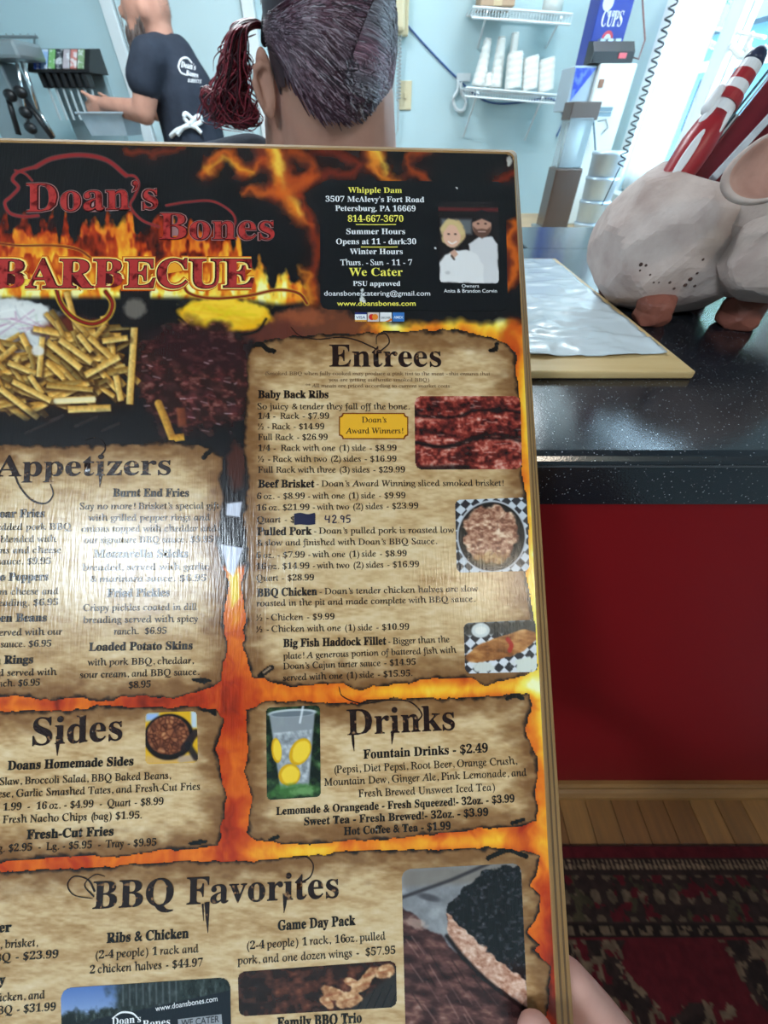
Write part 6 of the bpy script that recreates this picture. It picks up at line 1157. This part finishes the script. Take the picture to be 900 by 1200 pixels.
bx('brown_shell', (c.x-hw, c.y-hw, WZ+.0003), (c.x+hw, c.y+hw, WZ+h1), mat('smoke_brown', (84, 68, 60), .25), br, .006); bx('foot', (c.x-hw*1.4, c.y-hw*1.3, WZ+.0002), (c.x+hw*1.2, c.y+hw*1.0, WZ+.012), GREY, br, .003); bx('dark_collar', (c.x-hw*.9, c.y-hw*.8, WZ+h2*.98), (c.x+hw*1.1, c.y+hw, WZ+h2*1.12), mat('collar_brown', (92, 78, 72), .4), br, .003)
bx('clear_tube', (c.x-hw*.85, c.y-hw*.85, WZ+h1), (c.x+hw*.85, c.y+hw*.85, WZ+h2), mat('clear_plastic', (206, 222, 230), .1, trans=.7, ior=1.1), br, .004); bm = B(); lathe(bm, [(hw*.5, 0), (hw*.62, (h2-h1)*.9)], (c.x, c.y, WZ+h1), 20); obj('cups_inside', bm, CUP, br, True)
# black coiled cord hanging before the window
p = on_y(758, 100, 1.72); bm = B(); zlo = on_y(730, 196, 1.72).z; helix(bm, Vector((p.x, 1.72, CEIL-.002)), Vector((p.x, 1.72, zlo)), .0095, .0185, .0022, 10, 5); tube(bm, [Vector((p.x, 1.72, zlo)), Vector((p.x-.01, 1.72, zlo-.05)), Vector((p.x-.02, 1.72, zlo-.10))], .0018, 5)
tag(obj('coiled_cord', bm, mat('cord_black', (34, 40, 52), .4)), 'black coiled cord hanging in front of the bright window', 'cord')
# small bluish tie on the wall by the cord
# ------------------------------------------------------------------ outside the window
bm = B(); box(bm, (XR+.12, -30, -.4), (60, 60, -.3)); box(bm, (-40, -40, -.4), (XR+.12, YF-.12, -.3)); tag(obj('ground', bm, mat('concrete_pale', (214, 212, 206), .9, noise=(.6, .5), c2=(190, 188, 182))), None, None, None, 'structure')
hs = empty('house', (14, 12, -.3), 'blue-grey house seen through the window', 'house'); TEAL = mat('house_teal', (96, 136, 152), .8)
bx('wall', (11, 11, -.3), (15, 30, 3.2), TEAL, hs, 0); bm = B(); plate(bm, [(10.4, 10.6, 3.2), (15.6, 10.6, 3.2), (13, 10.6, 5.4)], 20, (0, 1, 0)); obj('roof', bm, mat('roof_slate', (84, 98, 110), .8), hs); bx('porch_beam', (10.2, 10.8, 2.3), (10.4, 30, 2.5), WHITE, hs, 0)
for k in range(5):
    yy = 12+k*3.4; bx('window', (10.95, yy, .9), (11.0, yy+1.2, 2.2), mat('house_window', (40, 60, 76), .1), hs, 0); bx('porch_post', (10.2, yy-1, -.3), (10.4, yy-.8, 2.3), WHITE, hs, 0)
for i, (tx, ty, th) in enumerate(((8.0, 9.5, 5.2), (7.6, 16, 6.4))):
    t = empty('tree', (tx, ty, -.3), ('nearer' if i == 0 else 'farther')+' leafy tree outside the window', 'tree', 'trees outside'); bm = B(); tube(bm, [(tx, ty, -.3), (tx+.1, ty, 1.6), (tx, ty+.2, th*.7)], [.2, .15, .07], 8); obj('trunk', bm, mat('bark', (96, 84, 74), .9), t, True)
    V = []; F = []
    for k in range(1600):
        d = Vector((random.gauss(0, 1), random.gauss(0, 1), random.gauss(0, .8))).normalized()*(random.random()**.4)*1.9; c = Vector((tx, ty, th*.72))+d; u_ = Vector((random.gauss(0, 1), random.gauss(0, 1), random.gauss(0, 1))).normalized()*.13; w_ = u_.cross(Vector((random.gauss(0, 1), random.gauss(0, 1), random.gauss(0, 1)))).normalized()*.08; b0 = len(V); V += [c-u_, c+w_, c+u_, c-w_]; F.append((b0, b0+1, b0+2, b0+3))
    me = bpy.data.meshes.new('foliage'); me.from_pydata([tuple(v) for v in V], [], F); o = link('foliage', me, mat('leaf_green', (92, 128, 96), .8), t); o['kind'] = 'stuff'
# beaded white garland hung across the pane
gl = empty('bead_garland', on_x(850, 40, XR+.03), 'white beaded garland strung across the window pane', 'garland'); GX = XR+.036
G = [(824, 30), (836, 33), (850, 36), (864, 38), (880, 41), (897, 44)]; bm = B(); tube(bm, [on_x(*p, GX) for p in G], .005, 6); obj('string', bm, CUP, gl)
bead = None
for path in ([(824, 30), (823, 40), (830, 50), (842, 54), (852, 46), (857, 36)], [(857, 38), (856, 50), (862, 60), (870, 66), (880, 62)], [(880, 42), (876, 56), (884, 66), (895, 58)]):
    for p in bez(path, 4)[::1]:
        c = on_x(p[0], p[1], GX-.002)
        if bead is None:
            bm = B(); ball(bm, (0, 0, 0), (.010, .013, .011), None, 1); bead = bpy.data.meshes.new('bead'); bm.to_mesh(bead); bm.free(); bead.materials.append(CUP)
        o = bpy.data.objects.new('bead', bead); COL.objects.link(o); o.location = c; o.parent = gl; o.matrix_parent_inverse = gl.matrix_basis.inverted()
